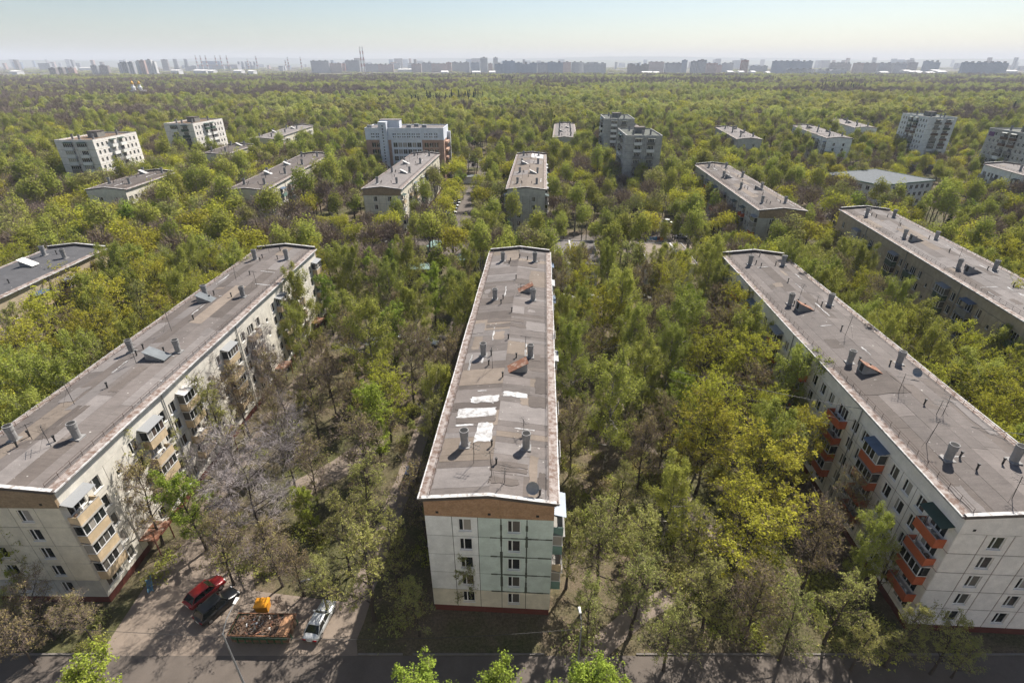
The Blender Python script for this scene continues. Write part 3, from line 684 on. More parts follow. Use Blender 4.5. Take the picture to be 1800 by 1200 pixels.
for a in [(826, 707, 877, 697, 'bitumen_white'), (802, 731, 872, 718, 'bitumen_white'), (833, 777, 868, 745, 'bitumen_white'), (884, 698, 927, 691, 'bitumen_white'), (800, 746, 832, 744, 'bitumen_white'),
          (930, 503, 963, 476, 'roof_tan'), (896, 469, 944, 461, 'roof_dark'), (857, 566, 922, 562, 'roof_dark'), (855, 575, 924, 571, 'roof_dark'), (830, 606, 850, 589, 'roof_tan'), (828, 583, 854, 566, 'roof_light'),
          (929, 713, 966, 695, 'roof_dark'), (800, 717, 872, 712, 'roof_dark'), (800, 742, 872, 734, 'roof_dark'), (933, 632, 951, 622, 'roof_dark'), (925, 580, 965, 566, 'roof_light'), (940, 688, 962, 662, 'roof_dark'),
          (865, 820, 928, 815, 'roof_dark'), (862, 829, 927, 824, 'roof_dark'), (858, 851, 911, 842, 'roof_dark'), (929, 872, 945, 800, 'roof_tan'), (946, 856, 961, 828, 'roof_dark'), (948, 872, 967, 857, 'roof_light')]:
    upatch(*a, CX, CY, CA, cp)
CB = block5('white and mint block with brick attic and patched roof, middle of the front row', CX, CY, CA, 73, 'panel_white', near=2, right=('street', 1), left=('stair', 1),
       feats=cf, style=('cross', 'mix'), seed=3, brick='brick', patches=cp, joint='joint_dark', gpick=cpick, balm=['greyb', 'tealb', 'ochre'], nobal=('left',), canopies=[('left', 65.4), ('left', 46), ('left', 26.4), ('left', 7.2)])

R_s = random.Random(6)
for fl in range(1, 5):                                   # smeared dark sealant over the joints of the mint half
    b = MB(); z = .95 + 2.65 * fl; n = 9
    for k in range(n): a, e = 6.25 + 6.1 * k / n, 6.25 + 6.1 * (k + 1) / n; q = R_s.uniform(.05, .11); b.box(a, e, -.006, .02, z - q, z + q)
    b.build('joint_sealant', [M['joint_dark']], CB)
for x in (7.35, 9.85):
    b = MB(); n = 14
    for k in range(n): z0_, z1_ = 3.7 + 10.4 * k / n, 3.7 + 10.4 * (k + 1) / n; q = R_s.uniform(.05, .14); b.box(x - q, x + q, -.009, .02, z0_, z1_)
    b.build('joint_sealant', [M['joint_dark']], CB)
RX, RY, RA = 41.2, 34.0, 86.9
rf_ = std_feats(73, 5, 'rust'); rp = []
rf_ += [('aerial', 5.2, 19.7), ('aerial', 6.6, 15), ('aerial', 5.0, 1.9), ('aerial', 2.5, 10), ('dish', 9.4, 23.5), ('aerial', 6.3, 44.5), ('pipe', 3.5, 46)]
for a in [(1430, 640, 1418, 602, 'roof_light'), (1500, 690, 1560, 655, 'roof_dark'), (1620, 905, 1690, 850, 'roof_light'), (1700, 700, 1740, 760, 'roof_light')]: upatch(*a, RX, RY, RA, rp)
block5('cream panel block with orange balconies at the right end of the front row', RX, RY, RA, 73, 'panel_pale', near=2, left=('street', 2), right=('stair', 0),
       feats=rf_, style=('long', 'plain'), seed=5, joint='joint_brown', balm='orange', patches=rp, glz=.22,
       specials={('left', 7, 4): (0, 'greenroof', None), ('left', 7, 3): (0, None, None), ('left', 7, 2): (1, None, None), ('left', 6, 4): (1, 'blueroof', None), ('left', 5, 4): (0, None, None), ('left', 5, 3): (0, None, None), ('left', 1, 4): (1, 'blueroof', None), ('left', 0, 4): (1, 'greenroof', 'greyb')})

LX, LY, LA = -56.6, 37.2, 89.4
lf = std_feats(73, 8, 'metalroof'); lp = []
lf += [('aerial', 5.2, 7), ('aerial', 8, 6), ('aerial', 6, 23), ('aerial', 10, 50.5), ('aerial', 4, 2.6)]
for a in [(100, 705, 160, 680, 'roof_light'), (190, 690, 260, 645, 'roof_dark'), (60, 775, 160, 715, 'roof_dark')]: upatch(*a, LX, LY, LA, lp)
block5('pale block with ochre balconies and brick attic, left end of the front row', LX, LY, LA, 73.5, 'panel_ivory', near=2, right=('stair', 2), left=('street', 0),
       feats=lf, style=('long', 'mix'), roofm='roof', seed=8, brick='brick2', joint='joint_grey', balm='ochre', glz=.3, patches=lp,
       gpick=lambda fl, ci, x: M['panel_beige'] if fl else M['panel_grey'], canopies=[('right', 7.6), ('right', 27), ('right', 46.6), ('right', 65.8)],
       specials={('right', 2, 4): (1, 'flash_white', None)})

block5('tan panel block with dark green balconies beyond the orange one, right edge', 81.5, 73.5, 81.8, 73, 'panel_tan', near=1, left=('stair', 1), right=('street', 0),
       feats=std_feats(73, 11, 'flash_white', ventsv=(5, 24.5, 45, 64.5)), style=('long', 'mix'), roofm='roof_light', seed=11, joint='joint_brown', balm=['greenb', 'greenb', 'tealb', 'greyb'], glz=.35)
block5('peach walled apartment block with smooth charcoal roof at the left edge', -101.8, 38.5, 90.3, 72.5, 'panel_tan', near=0, right=('stair', 1),
       feats=[('vent', 9.4, 64.8), ('vent', 4, 66.4), ('hatch', 6.2, 59.6, 'white', 0), ('pipe', 7, 67), ('pipe', 6.5, 66.5), ('aerial', 4, 63), ('pipe', 9.5, 51), ('vent', 9.4, 45), ('vent', 4, 45)],
       style=('plain', 'plain'), roofm='roof_charcoal', seed=12, balm=['ochre', 'greyb'])
# second row
G2 = None
block5('grey gabled block with pale roof and lit white side, left of the back street', -48.6, 172.5, 87.2, 73, 'panel_beige', near=1, right=('stair', 1), seed=21, brick='brick2', style=('plain', 'plain'), roofm='roof_light', balm=['ochre', 'greenb', 'white'])
block5('patchy pale roofed apartment block straight behind the middle front block', -1.6, 172, 86.8, 73, 'panel_grey', near=1, right=('stair', 0), left=('street', 0), seed=22, style=('plain', 'plain'), roofm='roof_tan', patches=[(1, 11, 45, 54, 'roof_light'), (.8, 6, 22, 30, 'roof_light'), (6.4, 11.6, 60, 71, 'bitumen_white'), (1, 6, 60, 70, 'roof_light')], balm=['greyb'])
block5('long grey roofed block with brick attic, behind the orange balcony block', 68.9, 144.5, 86.2, 73, 'panel_grey', near=1, left=('street', 1), seed=23, brick='brick2', style=('long', 'mix'), roofm='roof_dark', balm=['greyb', 'orange'])
block5('white walled apartment block half hidden by maples, left of the second row', -137.5, 171, 91.5, 30, 'panel_ivory', near=1, right=('stair', 1), seed=24, style=('plain', 'plain'), roofm='roof_dark', balm=['ochre', 'white', 'greyb'])
block5('dark roofed block sunk in trees, second row, left of the pale gabled one', -91.8, 170, 91.6, 74, 'panel_ivory', near=1, right=('stair', 1), seed=25, style=('plain', 'plain'), roofm='roof_dark', balm=['tealb', 'white'])
block5('pale roofed block behind yellow green trees, right edge of the second row', 180, 158, 80, 62, 'panel_white', near=1, left=('stair', 1), seed=26, style=('plain', 'plain'), roofm='roof_light', balm=['greyb'])
# third row
block5('distant yellowish apartment block on the left with many roof vents', -141, 297, 90.5, 66, 'panel_beige', near=0, right=('stair', 1), seed=31, style=('plain', 'plain'), roofm='roof_light', balm=['ochre', 'white'])
block5('distant apartment block with dark eaves, third row straight ahead', 22.5, 302, 85, 74, 'panel_grey', near=0, seed=32, style=('plain', 'plain'), roofm='roof_light')
block5('distant apartment block with bright white roof to the right of the third row', 121, 297, 82, 58, 'panel_grey', near=0, seed=33, style=('plain', 'plain'), roofm='roof_light')
block5('distant block with mint eaves and pale grey gable behind the trees on the right', 171.4, 301, 80, 64, 'panel_white', near=1, left=('stair', 1), seed=34, style=('plain', 'plain'), roofm='roof_light', balm=['greyb'])
block5('distant apartment block roof behind the pair of grey towers', 66, 330, 85, 40, 'panel_grey', near=0, seed=35, style=('plain', 'plain'), roofm='roof_light')
block5('small distant apartment block roof left of the tall white tower', 216, 352, 78, 55, 'panel_white', near=0, seed=36, style=('plain', 'plain'), roofm='roof_light')
block5('roof of an apartment block in the trees below the left tower', -140, 243, 91, 30, 'panel_ivory', near=0, right=('stair', 0), seed=37, style=('plain', 'plain'), roofm='roof_dark')
# nine storey towers
tower9('pale tower block with sunlit side, leftmost of the towers', -175, 211.5, 90.5, 'panel_pale', 'joint_brown', seed=41, balm=('greyb', 'white', 'white'))
tower9('white tower block with green glazed loggias, second from the left', -169.5, 273, 87, 'panel_pale', 'joint_brown', seed=42, balm=('greenb', 'greyb', 'white'))
tower9('rear grey panel tower of the pair right of centre, with a pale lift housing', 49, 297.5, 86.5, 'panel_grey', 'joint_dark', seed=43, W=15.6)
tower9('front grey panel tower of the pair right of centre, with white framed loggias', 46.5, 226, 87, 'panel_grey', 'joint_dark', seed=44, balm=('greyb', 'greyb', 'white'))
tower9('white tower block with dark loggias standing on the right among trees', 226.5, 306, 84, 'panel_white', 'joint_dark', seed=45, balm=('greyb', 'greenb', 'brownb'), W=14)
tower9('beige tower block with a purple sign under its roof at the right edge', 215, 228, 85, 'panel_grey', 'joint_dark', seed=46, sign=plain('purple sign', (0.13, 0.05, 0.16)))

# ------------------------------------------------------------------ unseen high-rise the view is taken from, added to bounce sun onto shaded gables
def highrise():
    r = empty('highrise_block', -46, -17, 0, 0); tag(r, 'pale panel high-rise out of view by the front road, added to bounce sun', 'tower block')
    W, D, nf, st = 92.0, 13.0, 22, 2.9; F = Facade(r, W, D, 'far'); cells = MB(); wn = MB(); bl = MB()
    wl = surf('pale high-rise panel', (0.52, 0.50, 0.47), dirt=(.4, .3))
    MB().box(.2, W - .2, .2, D - .2, 0, nf * st + 1.5).build('wall', [M['joint_grey']], r)
    n = 28
    for k in range(n):
        a, b = W * k / n, W * (k + 1) / n
        for f in range(nf):
            z = .3 + f * st; cx = (a + b) / 2
            panel_mb(cells, a + .02, b - .02, z + .02, z + st - .02, (cx - .75, cx + .75, z + .9, z + 2.35)); wn.box(cx - .75, cx + .75, .12, .14, z + .9, z + 2.35); wn.box(cx - .04, cx + .04, .09, .12, z + .9, z + 2.35, 1)
            if k % 4 == 1 and f: bl.box(a + .1, b - .1, -1.0, -.95, z, z + 1).box(a + .1, b - .1, -.95, -.003, z - .1, z + .02)
    cells.build('wall_panels', [wl], r, F.m)['kind'] = 'stuff'; wn.build('window_rows', [M['glass'], M['frame']], r, F.m)['kind'] = 'stuff'; bl.build('balcony_rows', [wl], r, F.m)['kind'] = 'stuff'
    MB().box(0, W, 0, D - .01, nf * st + 1.51, nf * st + 2.1).build('roof', [M['roof']], r)
highrise()
# ------------------------------------------------------------------ clinic, low buildings
def clinic():
    r = empty('clinic_building', -70.5, 268, 0, math.radians(-1)); tag(r, 'white and terracotta clinic with a stair tower slit by small windows', 'clinic')
    W, D, H = 37.5, 17, 24.4
    terr = surf('terracotta render', (0.42, 0.27, 0.20)); wh = surf('white blue render', (0.62, 0.65, 0.70), dirt=(.4, .3))
    MB().box(0, 12, 0, D, 0, 19.5).box(27, W, 0, D, 0, 19.5).build('side_wall', [terr], r); MB().box(12, 27, .25, D - .2, 0, 19.5).build('middle_wall', [wh], r)
    MB().box(-.15, W + .15, -.15, D + .15, 19.503, H).build('attic_wall', [wh], r)
    rf = MB().box(.2, W - .2, .2, D - .2, H, H + .12).build('roof', [M['roof_light']], r)
    MB().box(-.2, W + .2, -.2, .15, H, H + .5).box(-.2, W + .2, D - .15, D + .2, H, H + .5).box(-.2, .15, .15, D - .15, H, H + .5).box(W - .15, W + .2, .15, D - .15, H, H + .5).build('parapet', [wh], rf)
    MB().box(6.8, 10.6, -1.6, 3.0, 0, 27.6).build('stair_tower', [wh], r); MB().box(6.6, 16, 3.01, 9, H + .12, 28).box(6.4, 16.2, 2.8, 9.2, 28.0, 28.2, 1).build('roof_house', [wh, M['roof_light']], rf)
    for k in range(15): MB().box(0, .55, -.03, .05, 0, .65).build('window', [M['glass']], r, T(8.5, -1.6, 25.5 - k * 1.35))
    win = cached('cw', lambda: MB().box(0, 1.9, -.04, .06, 0, 2.0).box(-.08, 1.98, -.03, .03, -.08, 0, 1).box(.9, 1.0, -.06, -.03, 0, 2.0, 1).mesh('window', [M['glass'], M['frame']]))
    sm = cached('cs', lambda: MB().box(0, .55, -.03, .05, 0, .55).mesh('attic_window', [M['glass']]))
    for x in (2.6, 4.9, 13.0, 15.3, 17.6, 19.9, 22.2, 24.5, 28.2, 30.6, 33.0):
        for f in range(6): link('window', win, r, T(x, .25 if 12 < x < 26 else 0, 16.2 - f * 3.1))
        for q in (0, 1):
            for g in (0, 1): link('attic_window', sm, r, T(x + .1 + q * .95, -.15, 20.6 + g * 1.25))
    for a, b in ((.5, 2), (19, 5), (22, 9), (26.5, 5)): MB().box(a, a + 2.2, b, b + 1.8, H + .12, H + 1.4).build('air_handler', [M['greymetal']], rf)
    for k in range(5): MB().box(W + .16, W + 1.4, 4, 12, 3 + k * 3.6, 4.0 + k * 3.6).build('balcony', [terr], r)
    MB().box(W + .16, W + 1.7, 13, 14.5, 0, 22).build('fin_wall', [wh], r)
clinic()
def lowhouse(name, label, x, y, rz, w, d, h, wall, roof, win=3, cat='low building', flat=True, edge='flash_white', wh=1.5, mid=None):
    r = empty(name, x, y, 0, math.radians(rz)); tag(r, label, cat)
    MB().box(0, w, 0, d, -.1, h).build('wall', [M[wall]], r)
    rf = MB().box(-.3, w + .3, -.3, d + .3, h + .003, h + .25).build('roof', [M[roof]], r)
    MB().box(-.4, w + .4, -.45, -.3, h - .1, h + .42).box(-.4, w + .4, d + .3, d + .45, h - .1, h + .42).box(-.45, -.3, -.3, d + .3, h - .1, h + .42).box(w + .3, w + .45, -.3, d + .3, h - .1, h + .42).build('roof_edge', [M[edge]], rf)
    if mid: MB().box(w * mid, w * mid + .5, -.3, d + .3, h + .25, h + .5).build('roof_kerb', [M[edge]], rf)
    if win:
        me = cached(('lw', wh), lambda: MB().box(0, 1.5, -.03, .05, 0, wh).box(-.06, 1.56, -.05, .0, -.08, 0, 1).box(.7, .8, -.05, -.03, 0, wh, 1).mesh('window', [M['glass'], M['frame']]))
        nf = max(1, int(h / 3.1))
        for f in range(nf):
            for k in range(int(w / 3.2)): link('window', me, r, T(1 + k * 3.2, 0, 1.1 + f * 3))
            for k in range(int(d / 3.4)): link('window', me, r, T(0, 2.5 + k * 3.4, 1.1 + f * 3) @ RZ(-math.pi / 2))
            for k in range(int(d / 3.4)): link('window', me, r, T(w, 1 + k * 3.4, 1.1 + f * 3) @ RZ(math.pi / 2))
    return r
lowhouse('nursery_building', 'low nursery building with light roof right behind the middle front block', 11.5, 126.8, -3, 10.5, 19, 7, 'panel_white', 'roof_light', mid=.35)
lowhouse('nursery_building', 'low brown roofed nursery wing with white roof edge, in front of the playground', 35.3, 127, -3, 11.5, 16.5, 7, 'panel_white', 'roof_tan', mid=.72)
lowhouse('low_house', 'small white low building with charcoal roof behind the left front block', -83.5, 132.5, 0, 12, 14, 7, 'panel_ivory', 'roof_charcoal', edge='greyb')
lowhouse('shop_building', 'white two storey shop building with wide grey metal roof on the right', 145.5, 210, 20, 30, 26, 9.6, 'panel_white', 'metalroof', edge='tealb')
lowhouse('warehouse', 'long low white roofed warehouse left of the clinic', -113, 345, 0, 22, 32, 5, 'panel_white', 'bitumen_white', 0)
lowhouse('shed', 'grey roofed shed right of the clinic', -35, 325, 0, 9, 12, 5, 'panel_white', 'metalroof', 0)
lowhouse('kiosk', 'pale grey kiosk beside the back street', -25, 262, 0, 8, 5, 3, 'panel_white', 'metalroof', 0, cat='kiosk')
lowhouse('garage', 'white roofed garage in trees far left of the yard', 36, 108, 4, 7, 4.5, 2.6, 'panel_white', 'bitumen_white', 0, cat='garage')

def pavilion(x, y, rz, label, w=6.0, d=4.0):
    r = empty('play_pavilion', x, y, 0, math.radians(rz)); tag(r, label, 'pavilion', 'open fronted pavilions of the nursery garden')
    MB().poly([(-w / 2 - .3, -d / 2 - .3, 2.5), (w / 2 + .3, -d / 2 - .3, 2.5), (w / 2 + .3, d / 2 + .3, 2.8), (-w / 2 - .3, d / 2 + .3, 2.8), (-w / 2 - .3, -d / 2 - .3, 2.62), (w / 2 + .3, -d / 2 - .3, 2.62), (w / 2 + .3, d / 2 + .3, 2.92), (-w / 2 - .3, d / 2 + .3, 2.92)],
              [(0, 3, 2, 1), (4, 5, 6, 7), (0, 1, 5, 4), (1, 2, 6, 5), (2, 3, 7, 6), (3, 0, 4, 7)]).build('roof', [M['tealroof']], r)
    MB().box(-w / 2, w / 2, d / 2 - .1, d / 2, 0, 2.6).build('back_wall', [M['tealb']], r)
    for s in (-1, 1):
        MB().box(s * w / 2 - .05, s * w / 2 + .05, -d / 2 + .1, d / 2 - .1, 0, 2.45).build('side_wall', [M['tealb']], r)
        MB().box(s * w / 2 - .06, s * w / 2 + .06, -d / 2 - .05, -d / 2 + .09, 0, 2.48).build('post', [M['brownb']], r)
    MB().box(-w / 2, w / 2, -d / 2, d / 2, .0, .12).build('floor', [M['brownb']], r)
pavilion(-25.8, 137, 6, 'teal pavilion nearest the left front block, under bare trees'); pavilion(-23.5, 157, 80, 'teal pavilion at the far end, beside a parked pale car')
pavilion(-12.6, 145, 2, 'teal pavilion standing left of the middle front block roof end'); pavilion(-77, 165, -10, 'pale pavilion with pitched roof behind the left front block')

# ------------------------------------------------------------------ vehicles
carp = {k: plain(k + ' car paint', c, 0.3, m, 0.5, 0.35) for k, c, m in (('red', (0.20, 0.008, 0.010), .1), ('silver', (0.55, 0.57, 0.57), .35), ('black', (0.006, 0.007, 0.009), .1), ('white', (0.7, 0.7, 0.7), 0), ('blue', (.05, .08, .16), .2), ('grey', (.2, .2, .21), .3), ('green', (.08, .16, .10), .2))}
M['tyre'] = plain('tyre rubber', (0.02, 0.02, 0.02), 0.8); M['lampglass'] = plain('headlight glass', (0.6, 0.6, 0.6), 0.1); M['redglass'] = plain('tail light glass', (0.25, 0.01, 0.01), 0.2)
M['carglass'] = plain('car glass', (0.012, 0.015, 0.015), 0.05, 0, 0.6); M['rim'] = plain('wheel rim', (0.4, 0.4, 0.41), 0.35, 0.8)
def car_meshes(kind, col):
    Lc, hw, zb, zr, ws, we, rs, re = {'sedan': (4.55, .88, .88, 1.43, -.95, -.25, 1.05, 1.75), 'suv': (4.5, .92, 1.02, 1.72, -1.0, -.45, 1.7, 2.08), 'hatch': (4.2, .87, .92, 1.5, -1.0, -.3, 1.35, 1.9)}[kind]
    h = Lc / 2; st = [(-h, .45, .60, .80), (-h + .12, .28, .70, .93), (-h + .75, .24, .80, .99), (ws, .22, zb - .03, 1.0), (0, .22, zb, 1.0), (rs, .22, zb + .02, 1.0), (h - .55, .24, zb + (.0 if kind == 'sedan' else .04), .985), (h - .1, .30, zb - .04, .94), (h, .46, zb - .2, .82)]
    b = MB(); R = []
    for x, lo, hi, k in st:
        a = hw * k; R.append([(x, -a * .93, lo), (x, -a, lo + .15), (x, -a, hi - .22), (x, -a * .93, hi - .04), (x, -a * .6, hi + .02), (x, a * .6, hi + .02), (x, a * .93, hi - .04), (x, a, hi - .22), (x, a, lo + .15), (x, a * .93, lo)])
    b.rings(R); body = b.mesh('body', [carp[col]], True)
    g = MB(); a, c = hw * .92, hw * .70
    g.rings([[(ws, -a, zb - .08), (ws, a, zb - .08), (re, a * .98, zb - .05), (re, -a * .98, zb - .05)], [(we, -c, zr - .04), (we, c, zr - .04), (rs - .05, c, zr - .04), (rs - .05, -c, zr - .04)]])
    gl = g.mesh('window_glass', [M['carglass']])
    r = MB(); r.rings([[(we - .03, -c - .03, zr - .06), (we - .03, c + .03, zr - .06), (rs, c + .03, zr - .06), (rs, -c - .03, zr - .06)], [(we + .02, -c - .01, zr - .01), (we + .02, c + .01, zr - .01), (rs - .04, c + .01, zr - .01), (rs - .04, -c - .01, zr - .01)], [(we + .2, -c + .12, zr + .03), (we + .2, c - .12, zr + .03), (rs - .2, c - .12, zr + .03), (rs - .2, -c + .12, zr + .03)]])
    for s in (-1, 1):
        for p0, p1 in (((ws, a * s, zb - .07), (we, c * s, zr - .04)), ((re, a * s, zb - .05), (rs - .05, c * s, zr - .04)), ((.35, hw * .925 * s, zb - .05), (.32, (c + .01) * s, zr - .05))): r.tube([p0, p1], .04, 4)
    return body, gl, r.mesh('roof_panel', [carp[col]]), (Lc, hw, zb)
def wheel_mesh(): return (MB().rings([[(r * math.cos(k * math.pi / 8), y, r * math.sin(k * math.pi / 8)) for k in range(16)] for y, r in ((-.1, .28), (-.09, .32), (.09, .32), (.1, .28))]).mesh('wheel', [M['tyre']], False),
                          MB().rings([[(r * math.cos(k * math.pi / 5), y, r * math.sin(k * math.pi / 5)) for k in range(10)] for y, r in ((-.105, .19), (.105, .19))]).mesh('rim', [M['rim']]))
WH = wheel_mesh()
def car(kind, col, x, y, heading, label, group=None, detail=True):
    """heading: degrees from +Y, clockwise, of the bonnet"""
    bo, gl, ro, (Lc, hw, zb) = cached(('car', kind, col), lambda: car_meshes(kind, col))
    r = empty('parked_car', x, y, 0.02, math.radians(-heading - 90)); tag(r, label, 'car', group)
    link('body', bo, r); link('window_glass', gl, r); link('roof_panel', ro, r)
    for wx in (-Lc / 2 + .85, Lc / 2 - .85):
        for s in (-1, 1):
            w_ = link('wheel', WH[0], r, T(wx, s * (hw - .09), .32)); 
            if detail: link('rim', WH[1], w_)
    if detail:
        for s in (-1, 1):
            link('headlight', cached('hl', lambda: MB().box(-.06, .06, -.17, .17, -.07, .07).mesh('headlight', [M['lampglass']])), r, T(-Lc / 2 + .1, s * (hw - .26), .66))
            link('tail_light', cached('tl', lambda: MB().box(-.05, .05, -.2, .2, -.08, .08).mesh('tail_light', [M['redglass']])), r, T(Lc / 2 - .03, s * (hw - .3), zb - .2))
            link('wing_mirror', cached(('wm', col), lambda: MB().box(-.08, .08, -.1, .1, -.06, .06).mesh('wing_mirror', [carp[col]])), r, T(-.72, s * (hw + .1), zb + .03))
        link('number_plate', cached('np', lambda: MB().box(-.01, .01, -.26, .26, -.06, .06).mesh('number_plate', [M['white']])), r, T(Lc / 2 + .005, 0, .55))
    return r
car('sedan', 'silver', -20.3, 34.6, 9, 'silver saloon car parked right of the rubbish skip')
car('hatch', 'red', -34.2, 38.0, 30, 'dark red car parked beside the black one near the blue bench')
car('suv', 'black', -32.0, 36.3, 30, 'black car parked between the red car and the lamp post')
car('sedan', 'white', -29.2, 96.9, 20, 'white car parked alone on the left of the yard behind the bare trees')
car('suv', 'white', -22.6, 97.5, 90, 'white estate car in the yard, the middle one of three', None)
car('hatch', 'silver', -17.6, 96.4, 95, 'silver hatchback in the yard closest to the middle block')
car('hatch', 'blue', -14.4, 57.0, 6, 'dark blue car in the shade beside the middle front block')
car('hatch', 'green', -21.5, 171.5, 88, 'pale green car on the cross street behind the pavilion')
R_ = random.Random(4)
for k in range(9): car(R_.choice(['sedan', 'hatch', 'suv']), ['white', 'silver', 'grey', 'black', 'white', 'blue', 'silver', 'white', 'grey'][k], -24.0 + R_.uniform(-.3, .3), 184 + k * 5.2, 65, 'car in the slanted row of cars along the left of the back street', 'cars parked slantwise along the back street', False)
for k in range(7): car(R_.choice(['sedan', 'hatch', 'suv']), R_.choice(['white', 'silver', 'grey', 'black', 'red']), 57.5 + (k % 2) * 2.6, 172 + k * 3.0, 100, 'car in the cluster of cars by the playground', 'cars parked beyond the playground', False)
for k in range(7): car(R_.choice(['sedan', 'hatch', 'suv']), R_.choice(['white', 'silver', 'black', 'red']), 132 + (k % 4) * 3.4, 231 + (k // 4) * 10, 10, 'car on the open lot beside the shop building', 'cars on the lot by the shop building', False)
for k in range(8): car(R_.choice(['sedan', 'hatch', 'suv']), R_.choice(['white', 'silver', 'black', 'blue']), -22 + k * 4.2, 312 + (k % 3) * 7, 10 + k * 9, 'car on the open square beyond the back street', 'cars on the far square', False)
for k in range(5): car(R_.choice(['sedan', 'hatch']), R_.choice(['white', 'silver', 'grey']), 14 + k * 6.3, 120.0, 90, 'car on the service road between the front blocks and the nursery', 'cars on the service road', False)

# ------------------------------------------------------------------ yard things
def skip():
    r = empty('rubbish_skip', -25.6, 33.35, 0, math.radians(-1)); tag(r, 'long green rubbish skip filled with rusty scrap and boards', 'skip')
    gr = surf('dark green paint', (0.018, 0.075, 0.035), dirt=(.5, .5), rough=.6); rs = flashmat('rusty rim', (0.16, 0.08, 0.045), (0.07, 0.04, 0.025)); deb = surf('scrap', (0.13, 0.08, 0.05), dirt=(.4, .7), scale=3, fine=20)
    l, w_, H = 3.0, 1.18, 1.75
    b = MB()
    for s in (-1, 1):
        b.hexa([(-l + .5, s * (w_ - .25), .25), (l - .5, s * (w_ - .25), .25), (l - .5, s * (w_ - .18), .25), (-l + .5, s * (w_ - .18), .25), (-l, s * (w_ - .07), H), (l, s * (w_ - .07), H), (l, s * w_, H), (-l, s * w_, H)])
        b.hexa([(s * (l - .5), -w_ + .2, .25), (s * (l - .44), -w_ + .2, .25), (s * (l - .44), w_ - .2, .25), (s * (l - .5), w_ - .2, .25), (s * (l - .07), -w_, H), (s * l, -w_, H), (s * l, w_, H), (s * (l - .07), w_, H)])
    b.box(-l + .5, l - .5, -w_ + .24, w_ - .24, .2, .26); b.build('body', [gr], r)
    for k in range(7):
        x = -l + .75 + k * (2 * l - 1.5) / 6
        for s in (-1, 1): MB().hexa([(x - .05, s * (w_ - .17), .26), (x + .05, s * (w_ - .17), .26), (x + .05, s * (w_ - .1), .26), (x - .05, s * (w_ - .1), .26), (x - .05, s * (w_ + .003), H - .06), (x + .05, s * (w_ + .003), H - .06), (x + .05, s * (w_ + .07), H - .06), (x - .05, s * (w_ + .07), H - .06)]).build('rib', [gr], r)
    MB().box(-l - .05, l + .05, -w_ - .08, -w_ + .05, H - .05, H + .06).box(-l - .05, l + .05, w_ - .05, w_ + .08, H - .05, H + .06).box(-l - .08, -l + .05, -w_ + .05, w_ - .05, H - .05, H + .06).box(l - .05, l + .08, -w_ + .05, w_ - .05, H - .05, H + .06).build('rim', [rs], r)
    R = random.Random(2); d = MB(); d.hexa([(-l + .1, -w_ + .1, .5), (l - .1, -w_ + .1, .5), (l - .1, w_ - .1, .5), (-l + .1, w_ - .1, .5), (-l + .1, -w_ + .1, H - .12), (l - .1, -w_ + .1, H - .1), (l - .1, w_ - .1, H - .08), (-l + .1, w_ - .1, H - .1)])
    mats = [deb, M['greyb'], M['brownb'], M['rust'], M['brownb'], M['white']]
    for _ in range(330):
        x, y, z = R.uniform(-l + .3, l - 1.1), R.uniform(-w_ + .2, w_ - .2), H - .14 + R.random() * .16; a = R.uniform(0, 3.14); q, e = R.uniform(.05, .32), R.uniform(.03, .09); hh = R.uniform(.01, .12)
        ca, sa = math.cos(a), math.sin(a); c4 = [(x + ca * i * q - sa * j * e, y + sa * i * q + ca * j * e) for i, j in ((-1, -1), (1, -1), (1, 1), (-1, 1))]; tl = R.uniform(-.06, .06)
        d.hexa([(p[0], p[1], z - .05) for p in c4] + [(p[0], p[1], z + hh + (tl if i in (1, 2) else -tl)) for i, p in enumerate(c4)], R.choice([0, 0, 0, 0, 1, 2, 2, 3, 4, 4, 2] * 3 + [5]))
    d.build('scrap_heap', mats, r)['kind'] = 'stuff'
    MB().box(l - 1.15, l - .12, -w_ + .1, w_ - .1, H - .02, H + .07).build('board', [surf('plywood board', (0.36, 0.20, 0.11), dirt=(.5, .3))], r)
    for s in (-1, 1): MB().tube([(l + .03, s * .8, .5), (l + .22, s * .8, .9), (l + .12, s * .8, 1.5)], .05, 6).build('lifting_hook', [gr], r)
skip()
yb = empty('yellow_bin', -27.0, 36.2, 0, math.radians(4)); tag(yb, 'small orange yellow metal bin standing behind the skip', 'bin')
ym = plain('orange yellow paint', (0.72, 0.30, 0.015), 0.5)
MB().hexa([(-.6, -.42, .08), (.6, -.42, .08), (.6, .42, .08), (-.6, .42, .08), (-.68, -.55, 1.15), (.68, -.55, 1.15), (.68, .5, 1.15), (-.68, .5, 1.15)]).build('body', [ym], yb)
MB().hexa([(-.72, -.6, 1.155), (.72, -.6, 1.155), (.72, .55, 1.155), (-.72, .55, 1.155), (-.72, -.58, 1.2), (.72, -.58, 1.2), (.68, .5, 1.38), (-.68, .5, 1.38)]).build('lid', [ym], yb)
for a in (-.5, .5):
    for b in (-.35, .35): MB().lathe([(.07, 0), (.07, .09)], a, b, 0, 8).build('foot', [M['blackmetal']], yb)
be = empty('garden_bench', -41.0, 38.9, 0, math.radians(-52)); tag(be, 'blue slatted bench at the corner of the left front block', 'bench')
bl = plain('blue paint', (0.06, 0.17, 0.27), 0.6)
for k in range(4): MB().box(-1.0, 1.0, -.28 + k * .13, -.18 + k * .13, .43, .465).build('seat_slat', [bl], be)
for k in range(3): MB().box(-1.0, 1.0, .26 + k * .03, .29 + k * .03, .58 + k * .15, .70 + k * .15).build('back_slat', [bl], be)
